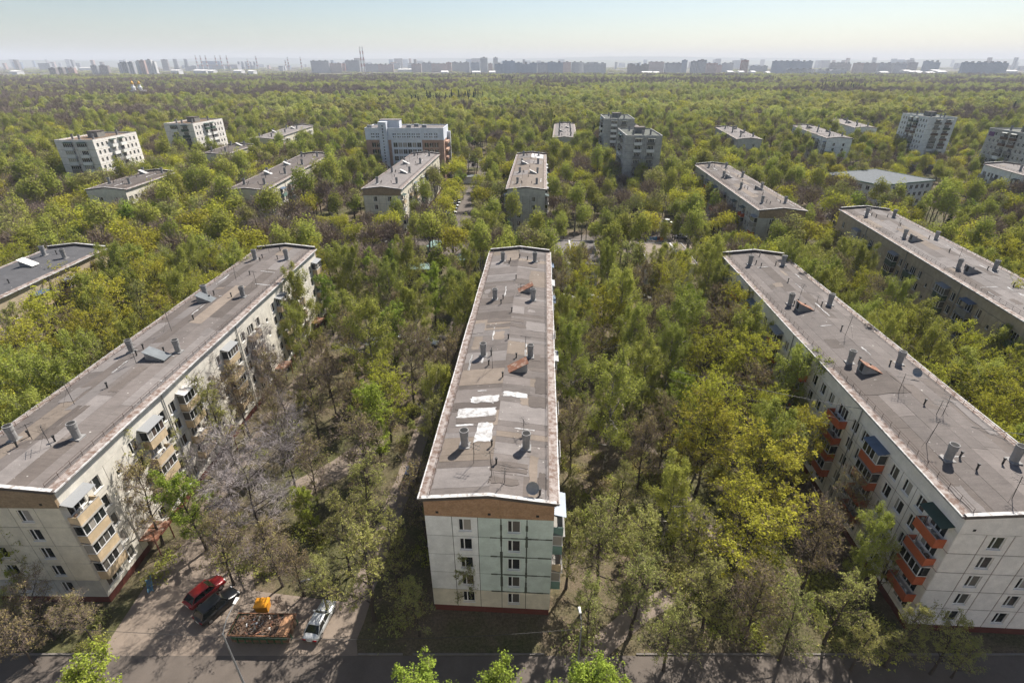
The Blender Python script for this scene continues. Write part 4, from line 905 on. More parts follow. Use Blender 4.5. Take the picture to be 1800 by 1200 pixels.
for s in (-.8, .8): MB().box(s - .03, s + .03, -.26, -.2, 0, .43).box(s - .03, s + .03, .2, .26, 0, .95).box(s - .03, s + .03, -.26, .26, .38, .43).build('leg', [bl], be)
def moto(x, y, rz, label):
    r = empty('motorcycle', x, y, 0.02, math.radians(rz)); tag(r, label, 'motorcycle', None)
    for a in (-.68, .68):
        R = [[(a + (.27 + q * math.cos(k * math.pi / 3)) * math.cos(j * math.pi / 8), q * math.sin(k * math.pi / 3), .33 + (.27 + q * math.cos(k * math.pi / 3)) * math.sin(j * math.pi / 8)) for k in range(6)] for q in (.055,) for j in range(17)]
        MB().rings(R, 0, False).build('wheel', [M['tyre']], r)
    MB().tube([(-.68, 0, .33), (-.4, 0, .8), (.1, 0, .62), (.68, 0, .33)], .045, 5).tube([(-.4, 0, .8), (-.1, 0, .3), (.25, 0, .3), (.1, 0, .62)], .05, 5).build('frame', [M['blackmetal']], r)
    MB().lathe([(.02, -.13), (.14, -.08), (.17, .02), (.1, .11), (.02, .13)], -.18, 0, .83, 8).build('tank', [M['lampglass']], r, smooth=True)
    MB().box(.05, .75, -.12, .12, .76, .84).build('seat', [M['tyre']], r)
    MB().tube([(-.35, -.36, .98), (-.45, -.15, .95), (-.45, .15, .95), (-.35, .36, .98)], .022, 5).build('handlebar', [M['greymetal']], r)
    MB().lathe([(.02, -.1), (.09, -.06), (.1, .02), (.02, .06)], -.62, 0, .82, 8).build('headlight', [M['lampglass']], r)
moto(-23.3, 39.3, 200, 'dark motorcycle with pale tank under the bushes, left of the other one'); moto(-22.0, 39.6, 250, 'dark motorcycle close to the silver car, right of the other one')

def lamp_post(x, y, h, arm, ax, ay, label, metal='greymetal'):
    r = empty('street_lamp', x, y); tag(r, label, 'street lamp', None)
    MB().tube([(0, 0, 0), (0, 0, h)], [.10, .06], 8).build('pole', [M[metal]], r)
    MB().tube([(0, 0, h - .02), (ax * arm * .4, ay * arm * .4, h + .7), (ax * arm, ay * arm, h + 1.0)], .035, 6).build('arm', [M['greymetal']], r)
    d = math.atan2(ay, ax)
    MB().hexa([(-.12, -.12, -.05), (.6, -.16, -.05), (.6, .16, -.05), (-.12, .12, -.05), (-.1, -.08, .06), (.5, -.1, .13), (.5, .1, .13), (-.1, .08, .06)]).build('lamp_head', [M['white']], r, T(ax * arm, ay * arm, h + 1.02) @ RZ(d))
lamp_post(-25.6, 28.4, 8.0, 2.3, .1, .98, 'tall street lamp on the front road beside the rubbish skip')
lamp_post(6.4, 29.9, 6.6, .8, -.1, .98, 'street lamp in front of the middle block, right of its shadow')
for i, (x, y) in enumerate([at(1213, 635), at(590, 450), at(690, 470), at(1437, 425), at(1660, 345)]): lamp_post(x, y, 7, .9, -.7, -.7, ['street lamp on the path between the middle and right blocks', 'street lamp behind the far end of the left front block', 'street lamp on the path by the teal pavilion', 'street lamp between the long dark roof and the tan block', 'street lamp beside the shop building'][i])

def cable(p, q, sag, r, label, grp=None):
    P, Q = Vector(p), Vector(q); pts = [P.lerp(Q, k / 16) - Vector((0, 0, sag * 4 * (k / 16) * (1 - k / 16))) for k in range(17)]
    tag(MB().tube(pts, r, 4).build('overhead_cable', [M['blackmetal']]), label, 'cable', grp)
def pz(x, y, Y): X, Z = atY(x, y, Y); return (X, Y, Z)
cable(pz(1180, 650, 62), pz(1830, 768, 44), .6, .035, 'thick dark cable crossing above the roof of the orange balcony block')
cable(pz(1180, 668, 62), pz(1830, 790, 44), .9, .02, 'thin cable hanging just under the thick one over the right front roof')
cable(pz(960, 640, 66), pz(1310, 540, 90), .5, .02, 'thin cable from the middle roof towards the far end of the right block')
cable(pz(360, 655, 60), pz(780, 640, 62), 1.0, .018, 'thin cable between the left and the middle front blocks')
cable((-60, 31.5, 6.5), (-25.6, 28.4, 7.6), .5, .018, 'cable running from the left towards the tall street lamp'); cable((-25.6, 28.4, 7.6), (6.4, 29.9, 6.4), .9, .018, 'cable between the tall street lamp and the one before the middle block')
cable(pz(1200, 226, 200), pz(1500, 234, 190), .8, .03, 'thin cable above the trees in front of the white roofed block', None)
cable(pz(700, 330, 130), pz(1180, 330, 150), 1.2, .02, 'thin cable across the back street trees')
# playground
def pg(name, label, x, y, parts, cat='play equipment'):
    r = empty(name, x, y); tag(r, label, cat)
    for nm, args, m in parts:
        b = MB(); [b.box(*a) for a in args]; b.build(nm, [m], r)
bm, om = plain('blue play paint', (.05, .2, .4), .5), plain('orange play paint', (.55, .16, .02), .5)
pg('play_fence', 'blue play panel with round cut beside the orange one', *at(1148, 424), [('board', [(-2, 2, -.05, .05, .3, 1.5)], bm), ('post', [(-2.1, -2, -.06, .06, 0, 1.6)], bm), ('post', [(2, 2.1, -.06, .06, 0, 1.6)], bm)])
pg('play_fence', 'orange play panel beside the blue one', *at(1160, 424), [('board', [(-.9, .9, -.05, .05, .3, 1.5)], om), ('post', [(-1, -.9, -.06, .06, 0, 1.6)], om), ('post', [(.9, 1, -.06, .06, 0, 1.6)], om)])
pg('climbing_tower', 'red and green climbing tower on the playground', *at(1098, 408), [('platform', [(-1, 1, -1, 1, 1.3, 1.4)], om), ('roof', [(-1.1, 1.1, -1.1, 1.1, 2.9, 3.05)], M['tealb']), ('post', [(-1, -.9, -1, -.9, 0, 2.9)], om), ('post', [(.9, 1, -1, -.9, 0, 2.9)], om), ('post', [(-1, -.9, .9, 1, 0, 2.9)], om), ('post', [(.9, 1, .9, 1, 0, 2.9)], om), ('slide', [(1.0, 3.2, -.4, .4, .55, .62)], bm)])
pg('sandbox', 'low wooden sandbox with orange boards on the playground', *at(1072, 406), [('board', [(-1.6, 1.6, -1.6, -1.5, 0, .3)], om), ('board', [(-1.6, 1.6, 1.5, 1.6, 0, .3)], om), ('board', [(-1.6, -1.5, -1.5, 1.5, 0, .3)], om), ('board', [(1.5, 1.6, -1.5, 1.5, 0, .3)], om)], 'sandbox')

# ------------------------------------------------------------------ trees
def np_mesh(name, tris, mats, midx):
    v = tris.reshape(-1, 3).astype(np.float32); n = len(v) // 3
    me = bpy.data.meshes.new(name); me.vertices.add(n * 3); me.vertices.foreach_set('co', v.ravel())
    me.loops.add(n * 3); me.loops.foreach_set('vertex_index', np.arange(n * 3, dtype=np.int32))
    me.polygons.add(n); me.polygons.foreach_set('loop_start', np.arange(0, n * 3, 3, dtype=np.int32))
    me.polygons.foreach_set('loop_total', np.full(n, 3, dtype=np.int32))
    for m in mats: me.materials.append(m)
    me.polygons.foreach_set('material_index', midx.astype(np.int32)); me.update(calc_edges=True); return me
def unit(a): return a / (np.linalg.norm(a, axis=-1, keepdims=True) + 1e-9)
def leaf_tris(rng, c, size, droop=0.0, elong=1.0):
    n = len(c); a = unit(rng.normal(size=(n, 3)))
    if droop: a = unit(a * (1 - droop) + np.array([0, 0, -1.0]) * droop * 1.4)
    b = unit(np.cross(a, unit(rng.normal(size=(n, 3)))))
    s = size * rng.uniform(.6, 1.35, (n, 1))
    return np.stack([c + a * s * .62 * elong, c - a * s * .4 * elong + b * s * .5, c - a * s * .4 * elong - b * s * .5], 1)
def slivers(p, q, w, rng):
    d = unit(q - p); n = unit(np.cross(d, unit(rng.normal(size=p.shape)))); return np.stack([p + n * w, p - n * w, q], 1)

def card_tris(rng, c, nrm, size, jit=.55, long=1.0):
    nrm = unit(nrm + rng.normal(size=c.shape) * jit); a = unit(np.cross(nrm, rng.normal(size=c.shape))); b = np.cross(nrm, a); s = size * rng.uniform(.6, 1.4, (len(c), 1))
    return np.stack([c + a * s * .6 * long, c - a * s * .4 + b * s * .5, c - a * s * .4 - b * s * .5], 1)
def lobed_crown(rng, cx, cy, h, r, hz, nl, n, size, kind='leaf'):
    """leafy lobes round a crown centre: uneven outline, gaps between lobes"""
    u = unit(rng.normal(size=(nl, 3))); u[:, 2] = np.where(u[:, 2] < -.35, -u[:, 2], u[:, 2]); C = np.array([cx, cy, h - hz])
    lc = C + u * np.array([r * .66, r * .66, hz * .72]) * rng.uniform(.45, 1.1, (nl, 1)); lr = r * rng.uniform(.28, .50, nl)
    i = rng.choice(nl, n, p=lr ** 2 / (lr ** 2).sum()); v = unit(rng.normal(size=(n, 3))); v[:, 2] = np.abs(v[:, 2]) * .9 - .25; v = unit(v)
    c = lc[i] + v * lr[i][:, None] * np.array([1, 1, 1.1 if kind != 'birch' else 1.7]) * rng.uniform(.6, 1.08, (n, 1))
    out = unit(v * 1.0 + unit(c - C) * .6)
    if kind == 'bare': q = c + (out + rng.normal(size=c.shape) * .5 + [0, 0, .4]) * size * rng.uniform(1.5, 3.6, (n, 1)); return slivers(c, q, size * .16, rng)
    return card_tris(rng, c, out, size)
KIND = {
 # H clear limbs  limb length profile               up   sub twigs  leaves/twig size sigma
 'maple':  dict(H=13.0, clear=2.6, limbs=22, L=4.9, prof=lambda t: .5 + .8 * math.sin(math.pi * min(1, t * .85 + .1)), up=(.35, 1.3), sub=9, tw=7, cl=2, lv=4.0, size=.145, sg=.13, leaf='leaf_maple', bark='bark', twig='twig_brown'),
 'birch':  dict(H=16.0, clear=3.4, limbs=24, L=4.0, prof=lambda t: .45 + .75 * math.sin(math.pi * min(1, t * .72 + .2)), up=(.5, 1.5), sub=8, tw=7, cl=3, lv=5, size=.115, sg=.16, leaf='leaf_birch', bark='bark_birch', twig='twig_brown', droop=.9),
 'poplar': dict(H=15.0, clear=3.0, limbs=17, L=5.4, prof=lambda t: .95 - .45 * t, up=(.6, 1.6), sub=9, tw=7, cl=2, lv=2.6, size=.13, sg=.11, leaf='leaf_poplar', bark='bark', twig='twig_brown'),
 'bare':   dict(H=12.0, clear=3.0, limbs=20, L=3.9, prof=lambda t: .5 + .7 * math.sin(math.pi * min(1, t * .85 + .1)), up=(.5, 1.5), sub=9, tw=8, cl=1, lv=2, size=.13, sg=.15, leaf='leaf_bud', bark='bark', twig='twig_brown', extra=4),
 'grey':   dict(H=12.5, clear=2.5, limbs=20, L=6.0, prof=lambda t: .75 + .4 * math.sin(math.pi * t), up=(.4, 1.1), sub=10, tw=9, cl=1, lv=0, size=.1, sg=.2, leaf='leaf_bud', bark='bark', twig='twig_grey', extra=5),
 'bright': dict(H=13.5, clear=2.2, limbs=24, L=3.0, prof=lambda t: .5 + .75 * math.sin(math.pi * min(1, t * .75 + .12)), up=(.8, 1.6), sub=8, tw=6, cl=2, lv=6, size=.135, sg=.14, leaf='leaf_bright', bark='bark', twig='twig_brown'),
 'shrub':  dict(H=3.6, clear=.3, limbs=10, L=1.9, prof=lambda t: 1.0, up=(.8, 1.5), sub=5, tw=5, cl=2, lv=7, size=.11, sg=.12, leaf='leaf_poplar', bark='bark', twig='twig_brown'),
}
def make_tree(kind, seed, lod=0):
    K = KIND[kind]; rng = np.random.default_rng(seed); R = random.Random(seed); H = K['H']
    wood = MB(); lean = (R.uniform(-.05, .05), R.uniform(-.05, .05))
    tp = []; x = y = 0.0
    for i in range(8):
        z = H * .97 * i / 7; x += R.uniform(-.16, .16) * (i > 0) + lean[0] * H / 8; y += R.uniform(-.16, .16) * (i > 0) + lean[1] * H / 8; tp.append((x, y, z - (.2 if i == 0 else 0)))
    r0 = .022 * H * .75 if kind != 'shrub' else .05
    tr = [r0 * (1.25 if i == 0 else 1) * (1 - .88 * (i / 7) ** .9) for i in range(8)]
    wood.tube(tp, tr, 7 if lod == 0 else 4)
    tpn = np.array(tp); Vt = lambda t: Vector(tpn[min(6, int(t * 7))] + (tpn[min(7, int(t * 7) + 1)] - tpn[min(6, int(t * 7))]) * (t * 7 - min(6, int(t * 7))))
    tw0, tw1 = [], []; nl = K['limbs'] if lod == 0 else max(6, K['limbs'] // 2); ga = R.uniform(0, 6)
    for i in range(nl):
        f = (i + R.random() * .8) / nl; f0 = K['clear'] / H; t = f0 + (1 - f0) * f * .98
        s = Vt(min(t, .985)); ga += 2.4 + R.uniform(-.4, .4); ln = K['L'] * K['prof'](f) * R.uniform(.62, 1.2)
        up = K['up'][0] + (K['up'][1] - K['up'][0]) * f
        d = Vector((math.cos(ga), math.sin(ga), up * R.uniform(.8, 1.2))).normalized()
        lp = [s]; n = 5
        for k in range(n):
            d = (d + Vector((R.uniform(-.22, .22), R.uniform(-.22, .22), R.uniform(-.1, .2)))).normalized(); lp.append(lp[-1] + d * ln / n)
        rl = max(.015, r0 * .42 * (1 - .6 * f)); wood.tube(lp, [rl * (1 - .8 * k / n) for k in range(n + 1)], 4 if lod == 0 else 3)
        for j in range(K['sub'] if lod == 0 else max(3, K['sub'] // 2)):
            q = R.uniform(.25, 1.0); k = min(n - 1, int(q * n)); p = lp[k].lerp(lp[k + 1], q * n - k)
            dd = (d + Vector((R.gauss(0, .8), R.gauss(0, .8), R.gauss(.1, .55)))).normalized(); l2 = ln * R.uniform(.28, .5) * (1.15 - .5 * q)
            m = p + dd * l2 * .5; dd2 = (dd + Vector((R.gauss(0, .3), R.gauss(0, .3), R.gauss(.15, .25)))).normalized(); e = m + dd2 * l2 * .5
            if lod == 0: wood.tube([p, m, e], [rl * .32, rl * .22, rl * .1], 3)
            for g in range(K['tw'] if lod == 0 else 3):
                a = R.uniform(.15, 1); b = p.lerp(m, a * 2) if a < .5 else m.lerp(e, a * 2 - 1)
                d3 = (dd2 + Vector((R.gauss(0, .8), R.gauss(0, .8), R.gauss(0, .6)))).normalized() * l2 * R.uniform(.35, .7)
                if K.get('droop'): d3 = Vector((d3.x * .55, d3.y * .55, -abs(d3.z) * .3 - l2 * R.uniform(.2, .7) * K['droop']))
                tw0.append(tuple(b)); tw1.append(tuple(b + d3))
    p, q = np.array(tw0), np.array(tw1); parts = []; mi = []
    if lod == 0 or K['lv'] < 3:
        tl = slivers(p, q, .013 if K['lv'] >= 3 else .02, rng); parts.append(tl); mi.append(np.zeros(len(tl)))
        for _ in range(K.get('extra', 1)):
            a = rng.uniform(.2, .95, (len(p), 1)); s = p + (q - p) * a; ln = np.linalg.norm(q - p, axis=1, keepdims=True)
            e = s + unit(unit(q - p) + rng.normal(size=p.shape) * .7) * ln * rng.uniform(.4, .8, (len(p), 1)); tl = slivers(s, e, .009 if K['lv'] >= 3 else .014, rng); parts.append(tl); mi.append(np.zeros(len(tl)))
    if K['lv']:
        lodk = 1 if lod == 0 else 4.0
        keepn = np.flatnonzero(rng.random(len(p)) < .85); cc = np.repeat(keepn, K['cl']); nc = len(cc)
        a = rng.uniform(.25, 1.05, (nc, 1)); cen = p[cc] + (q - p)[cc] * a + rng.normal(0, .12 if lod == 0 else .25, (nc, 3)); per = K['lv']
        wgt = rng.uniform(.4, 1.6, nc); idx = rng.choice(nc, int(nc * per), p=wgt / wgt.sum()); n = len(idx)
        c = cen[idx] + rng.normal(0, K['sg'] * (1 if lod == 0 else 1.9), (n, 3)) * np.array([1, 1, 1.9 if K.get('droop') else .8])
        ax = np.array([0, 0, H * .45]); nrm = unit(unit(c - cen[idx]) * .8 + unit(c - ax) * .9)
        tl = card_tris(rng, c, nrm, K['size'] * 1.15, .6, 1.5 if K.get('droop') else 1.0); parts.append(tl); mi.append(np.ones(len(tl)))
    crown = np_mesh('crown', np.concatenate(parts), [M[K['twig']], M[K['leaf']]], np.concatenate(mi))
    return wood.mesh('trunk', [M[K['bark']]]), crown
def make_spruce(seed, lod=0):
    rng = np.random.default_rng(seed); H = 13.0; n = 6000 if lod == 0 else 1500
    z = H * (1 - rng.random(n) ** .62) * .93 + .9; r = (H - z) * .23 + .15; a = rng.uniform(0, 2 * np.pi, n); w_ = np.round(z * 1.6) / 1.6
    rr = r * rng.uniform(.3, 1, n) ** .6; c = np.stack([np.cos(a) * rr, np.sin(a) * rr, w_ - rr * .25 + rng.normal(0, .1, n)], 1)
    d = np.stack([np.cos(a), np.sin(a), np.full(n, -.35)], 1); s = .34 if lod == 0 else .85; b = unit(np.cross(d, np.array([0, 0, 1.0])))
    tl = np.stack([c + d * s, c - d * s * .5 + b * s * .4, c - d * s * .5 - b * s * .4], 1)
    return MB().tube([(0, 0, -.2), (0, 0, H * .98)], [.17, .02], 6).mesh('trunk', [M['bark']]), np_mesh('crown', tl, [M['needle']], np.zeros(n))

PRO = {k: [make_tree(k, 10 * i + len(k), 0) for i in range(n)] for k, n in (('maple', 3), ('birch', 3), ('poplar', 3), ('bare', 2), ('grey', 1), ('bright', 2), ('shrub', 2))}
PRO['spruce'] = [make_spruce(5)]
HT = {k: KIND[k]['H'] for k in KIND}; HT['spruce'] = 13.0
NAME = {'maple': 'maple_tree', 'birch': 'birch_tree', 'poplar': 'poplar_tree', 'bare': 'budding_tree', 'grey': 'bare_tree', 'bright': 'young_green_tree', 'shrub': 'garden_shrub', 'spruce': 'spruce_tree'}
DESC = {'maple': 'yellow green maple', 'birch': 'fresh green birch', 'poplar': 'sparse olive poplar', 'bare': 'brown budding tree', 'grey': 'leafless grey tree with a wide haze of twigs',
        'bright': 'bright green young tree', 'shrub': 'low green shrub', 'spruce': 'dark spruce'}
PLACED = []
def zone(x, y):
    if y < 34 : return 'beside the front road'
    if y < 118:
        if x < -100: return 'beyond the charcoal roof'
        if x < -56: return 'left of the left front block'
        if x < -3: return 'between left and middle front blocks'
        if x < 45: return 'between middle and right front blocks'
        return 'between the orange balcony and tan blocks'
    if y < 170: return ('in the belt behind the left front block' if x < -20 else 'round the nursery and playground' if x < 66 else 'behind the orange balcony block')
    return 'among the second row of blocks'
def depth_word(x, y):
    if y < 34 or y >= 118: return ''
    return 'near end ' if y < 58 else 'middle ' if y < 88 else 'far end '
PLUR = lambda d: d.replace('birch', 'birches').replace('maple', 'maples').replace('poplar', 'poplars').replace('shrub', 'shrubs').replace('spruce', 'spruces').replace(' tree', ' trees')
def plant(kind, x, y, h=None, yaw=None, wide=1.0, label=None, seed=0, parts=True):
    R = random.Random(int(x * 37 + y * 91) + seed); pr = PRO[kind][R.randrange(len(PRO[kind]))]
    s = (h or HT[kind] * R.uniform(.85, 1.12)) / HT[kind]; PLACED.append((x, y, h or 13))
    sc = Matrix.Diagonal((s * wide, s * wide, s, 1)); yaw = R.uniform(0, 6.28) if yaw is None else yaw
    r = empty(NAME[kind], x, y, 0, yaw); r.scale = (s * wide, s * wide, s)
    link('trunk', pr[0], r); link('crown', pr[1], r)
    if label: tag(r, label, 'shrub' if kind == 'shrub' else 'tree')
    else:
        z_ = zone(x, y); dw = depth_word(x, y); sz = '' if kind in ('grey', 'shrub') else 'tall ' if s > 1.0 else 'lower '
        if dw: z_ = 'at the ' + dw.strip() + ' ' + z_
        dn = DESC[kind].split(' with')[0].split(' almost')[0]
        tag(r, sz + dn + ' ' + z_, 'shrub' if kind == 'shrub' else 'tree', PLUR(sz + dn) + ' ' + z_)
    return r
def crown_at(kind, px, py, h, wide=1.0, label=None, f=.62):
    x, y = at(px, py, h * f); return plant(kind, x, y, h, wide=wide, label=label)

# trees one can single out in the photograph: crown centre pixel, height, width factor
crown_at('grey', 440, 880, 12.5, 1.1, 'big leafless grey tree with the widest twig haze, above the parked cars')
crown_at('grey', 350, 720, 12, .9, 'leafless grey tree before the ochre balconies of the left front block')
crown_at('grey', 465, 640, 12, .8, 'leafless forked tree at the middle of the left front block facade')
crown_at('poplar', 235, 830, 14, .9, 'dark limbed half leaved tree covering the near end of the ochre balcony facade')
crown_at('poplar', 640, 880, 13, 1, 'olive leaved tree left of the middle block gable, the upper of two')
crown_at('poplar', 640, 1000, 13, 1.1, 'large olive leaved tree beside the silver car')
crown_at('poplar', 820, 1010, 8.5, .85, 'thin sparse tree standing in front of the middle block gable')
crown_at('poplar', 730, 1060, 8.5, .9, 'small leafy tree at the shady left corner of the middle gable')
crown_at('bright', 660, 740, 14, .95, 'bright green upright poplar by the path left of the middle block')
crown_at('bright', 540, 890, 8, .9, 'small bright green tree right of the big grey one')
crown_at('bright', 12, 985, 10, 1.1, 'bright lime green tree at the left edge before the gable')
crown_at('poplar', 70, 960, 12, .7, 'thin tree with few leaves before the left gable')
crown_at('bright', 690, 475, 13, .8, 'vivid green slim tree left of the teal pavilion')
crown_at('bright', 575, 530, 13, .8, 'vivid green slim tree at the far end of the left front block')
crown_at('birch', 740, 560, 16, 1.1); crown_at('birch', 800, 520, 14, 1); crown_at('birch', 610, 560, 14, 1.2); crown_at('birch', 520, 590, 14, .8)
crown_at('birch', 855, 410, 15, 1.3, 'wide willow like green tree at the far left corner of the middle roof')
crown_at('maple', 600, 410, 10, 1.1, 'bright yellow round maple behind the far end of the left front block')
for a in [(1095, 540, 18, 1.0), (1030, 545, 13, .9), (1130, 660, 14, 1.1), (1165, 470, 14, 1.1), (1060, 450, 12, 1.0), (1230, 420, 12, 1.2), (1280, 440, 12, .9), (1100, 700, 12, .9), (1200, 480, 13, 1)]: crown_at('birch', *a)
crown_at('birch', 1180, 870, 13, .9, 'fresh green birch below the yellow maples in the garden')
crown_at('birch', 1385, 680, 16.5, 1.05, 'drooping green birch hanging over the edge of the orange balcony block roof')
crown_at('birch', 1535, 965, 12, .75, 'green birch before the near balconies of the orange balcony block')
crown_at('birch', 1600, 590, 15, 1.35, 'large drooping birch between the orange balcony and tan blocks')
crown_at('birch', 1690, 680, 14, 1.5); crown_at('birch', 1770, 640, 14, 1.3); crown_at('birch', 1420, 470, 14, 1.1)
crown_at('maple', 1770, 570, 15, 1.0, 'golden maple in front of the tan block at the right edge')
for a in [(1235, 640, 12.5, .95), (1240, 790, 12.5, 1.05), (1340, 850, 13, 1.15), (1410, 800, 12, .85), (1310, 950, 12, 1.2), (1350, 760, 12, .8)]: crown_at('maple', *a)
for a in [(1060, 950, 13, 1.1), (1120, 1040, 11, 1.1), (1180, 1120, 8.5, 1.1), (1040, 1060, 9, 1.0), (1250, 1050, 11, 1.1), (1590, 1110, 9, 1.1), (1480, 1060, 10, 1.0), (1400, 1090, 10, 1.0), (1670, 1130, 8, 1.0), (1520, 1130, 7, 1.0), (1020, 740, 8, 1.0)]: crown_at('poplar', *a)
for a in [(1440, 960, 11, .9), (1490, 890, 10, .8), (1250, 710, 10, .9), (1030, 620, 13, .8), (1330, 1060, 10, 1), (1170, 760, 11, .8), (570, 640, 11, .9), (480, 740, 11, .8), (620, 700, 10, .8), (720, 640, 13, .9), (700, 560, 13, .8)]: crown_at('bare', *a)
for a in [(190, 770, 14, .8), (300, 790, 12, .8), (110, 900, 9, .8), (560, 1020, 9, .9), (690, 960, 12, .8), (600, 930, 12, .9), (1000, 960, 11, .9), (1130, 950, 12, 1.0), (1230, 960, 10, .9), (1000, 860, 8, .8), (1090, 850, 9, .9)]: crown_at('poplar', *a)
for a in [(250, 880, 12, .9), (290, 700, 12, .9), (420, 700, 12, .9), (385, 960, 10, .9), (480, 970, 9, 1.0), (520, 1000, 7, 1), (545, 830, 10, .9), (60, 1070, 8, 1.0), (30, 1120, 7, 1.0), (140, 1085, 6.5, 1.0), (160, 900, 11, .8)]: crown_at('bare', *a)
crown_at('grey', 500, 790, 11, .8, 'smaller leafless grey tree right behind the biggest one'); crown_at('grey', 390, 830, 10.5, .8, 'leafless grey tree between the biggest one and the balconies')
for a in [(20, 1080, 7, 1), (1700, 1150, 6, 1), (1560, 1000, 8, .7)]: crown_at('poplar', *a)
for a in [(150, 540, 14, 1.2), (60, 640, 14, 1.1), (60, 700, 13, 1.1), (200, 500, 14, 1), (110, 580, 14, 1.1)]: crown_at('maple', *a)
for i, (px, py, h) in enumerate([(150, 1215, 14), (740, 1218, 13), (868, 1222, 12.6), (1015, 1212, 12.6), (1060, 1220, 12)]):
    crown_at('bright', px, py, h, .9, ['bright tree top at the bottom edge, in the left corner', 'bright tree top at the bottom edge before the shaded road', 'smallest bright tree top at the bottom edge', 'bright tree top at the bottom edge beside the short street lamp', 'bright tree top at the bottom edge, right of the one by the lamp'][i], f=.86)

# ---- keep-out areas
KEEP = []   # (x, y, dirx, diry, halfwidth or W, L)
def keep(x, y, ang, W, L, m=1.6): a = math.radians(ang); KEEP.append((x, y, math.cos(a), math.sin(a), W, L, m))
for q in [(CX, CY, CA, 12.4, 73), (RX, RY, RA, 12.4, 73), (LX, LY, LA, 12.4, 73.5), (81.5, 73.5, 81.8, 12.4, 73), (-101.8, 38.5, 90.3, 12.4, 72.5), (-48.6, 172.5, 87.2, 12.4, 73), (-1.6, 172, 86.8, 12.4, 73), (68.9, 144.5, 86.2, 12.4, 73),
          (-137.5, 171, 91.5, 12.4, 30), (-91.8, 170, 91.6, 12.4, 74), (180, 158, 80, 12.4, 62), (-141, 297, 90.5, 12.4, 66), (22.5, 302, 85, 12.4, 74), (121, 297, 82, 12.4, 58), (171.4, 301, 80, 12.4, 64), (66, 330, 85, 12.4, 40), (216, 352, 78, 12.4, 55), (-140, 243, 91, 12.4, 30),
          (-175, 211.5, 90.5, 14.6, 26.6), (-169.5, 273, 87, 14.6, 26.6), (49, 297.5, 86.5, 15.6, 26.6), (46.5, 226, 87, 14.6, 26.6), (226.5, 306, 84, 14, 26.6), (215, 228, 85, 14.6, 26.6), (-71, 266, 89, 40, 20), (11.5, 126.8, 87, 10.5, 19), (35.3, 127, 87, 11.5, 16.5), (-83.5, 132.5, 90, 12, 14), (145.5, 210, 110, 30, 26),
          (-113, 345, 90, 22, 32), (-35, 325, 90, 9, 12)]: keep(*q)
keep(-200, 20, 90, 400, 11.5, 0)           # front road
keep(-41, 31, 90, 24, 10, 0)               # parking
keep(-23.5, 150, 88, 9, 190, 0); keep(-48, 306, 90, 58, 28, 0); keep(126, 226, 85, 26, 24, 0); keep(-40, 94.5, 90, 28, 6, 0); keep(-29, 55, 90, 7, 15, 0); keep(28, 157, 90, 30, 14, 0); keep(-150, 164.5, 90, 215, 7, 0); keep(9, 78, 92, 14, 6, 0); keep(128, 188, 85, 46, 40, 0); keep(-9, 31, 87, 14, 5, 0); keep(-18.2, 33, 86, 4.6, 66, 0); keep(74, 78, 82, 7, 62, 0); keep(-30, 172, 90, 6, 60, 0); keep(-10.8, 20, 87, .1, 95, 0)
def clear(x, y):
    for X, Y, dx, dy, W, L, m in KEEP:
        a, b = x - X, y - Y; v = a * dx + b * dy; u = a * dy - b * dx
        if -m < u < W + m and -m < v < L + m: return False
    return True
def kindmix(x, y, R):
    n = math.sin(x * .045 + 1.3) * math.cos(y * .038 + .7) + .5 * math.sin(x * .11 + y * .07)
    if y < 118 and -44 < x < -5: w_ = dict(bare=5.5, birch=5, poplar=2.5, bright=2.2, maple=.6)
    elif y < 118 and 5 < x < 42: w_ = dict(bare=4.5, birch=5, poplar=2, maple=1.6, bright=1)
    elif y < 118 and x < -57: w_ = dict(maple=4.5, birch=6, poplar=1, bare=.8, bright=.6)
    elif y < 118: w_ = dict(birch=7, maple=2.5, bare=1.5)
    else: w_ = dict(birch=5 + 3 * n, maple=4 - 2.5 * n, bare=3.0 - 1.8 * n + (1 if x < -60 else 0), poplar=1.8, bright=.9, spruce=.25)
    ks = list(w_); return R.choices(ks, [max(.05, w_[k]) for k in ks])[0]
R = random.Random(77); grid = {}
def free(x, y, d):
    gx, gy = int(x // 8), int(y // 8)
    return all((x - a) ** 2 + (y - b) ** 2 > d * d for i in (-1, 0, 1) for j in (-1, 0, 1) for a, b in grid.get((gx + i, gy + j), ()))
def mark(x, y): grid.setdefault((int(x // 8), int(y // 8)), []).append((x, y))
for x, y, h in PLACED: mark(x, y)
def inview(x, y): return abs(x) < (y * _c + (CAM_H) * _s) * 1.0 + 12
cand = []
for _ in range(45000):
    y = 32 + 450 * R.random() ** .75; x = R.uniform(-1, 1) * (y + 45)
    if not clear(x, y): continue
    dens = 1.0
    sparse = y < 118 and -44 < x < -5
    d = 5.7 if sparse else (5.2 if y < 118 else 5.7)
    if y < 50 and (x > 5 and x < 40): d = 7.5
    if not free(x, y, d): continue
    mark(x, y); cand.append((y, x))
cand.sort(); NEARN = 235; rest = []
for i, (y, x) in enumerate(cand):
    k = kindmix(x, y, R)
    if len(PLACED) < 305 and inview(x, y):
        h = HT[k] * R.uniform(.88, 1.16)
        if y < 50: h = min(h, 13)
        plant(k, x, y, h, wide=R.uniform(.72, 1.0))
    elif y > 100: rest.append((x, y, k))
# shrubs one can count near the blocks
for _ in range(160):
    y = R.uniform(33, 100); x = R.choice([R.uniform(-40, -11), R.uniform(6, 39)])
    if clear(x, y) and free(x, y, 3.0) and len([1 for p_ in PLACED if p_[2] == 3]) < 45: mark(x, y); plant('shrub', x, y, R.uniform(1.8, 3.6)); PLACED[-1] = (x, y, 3)

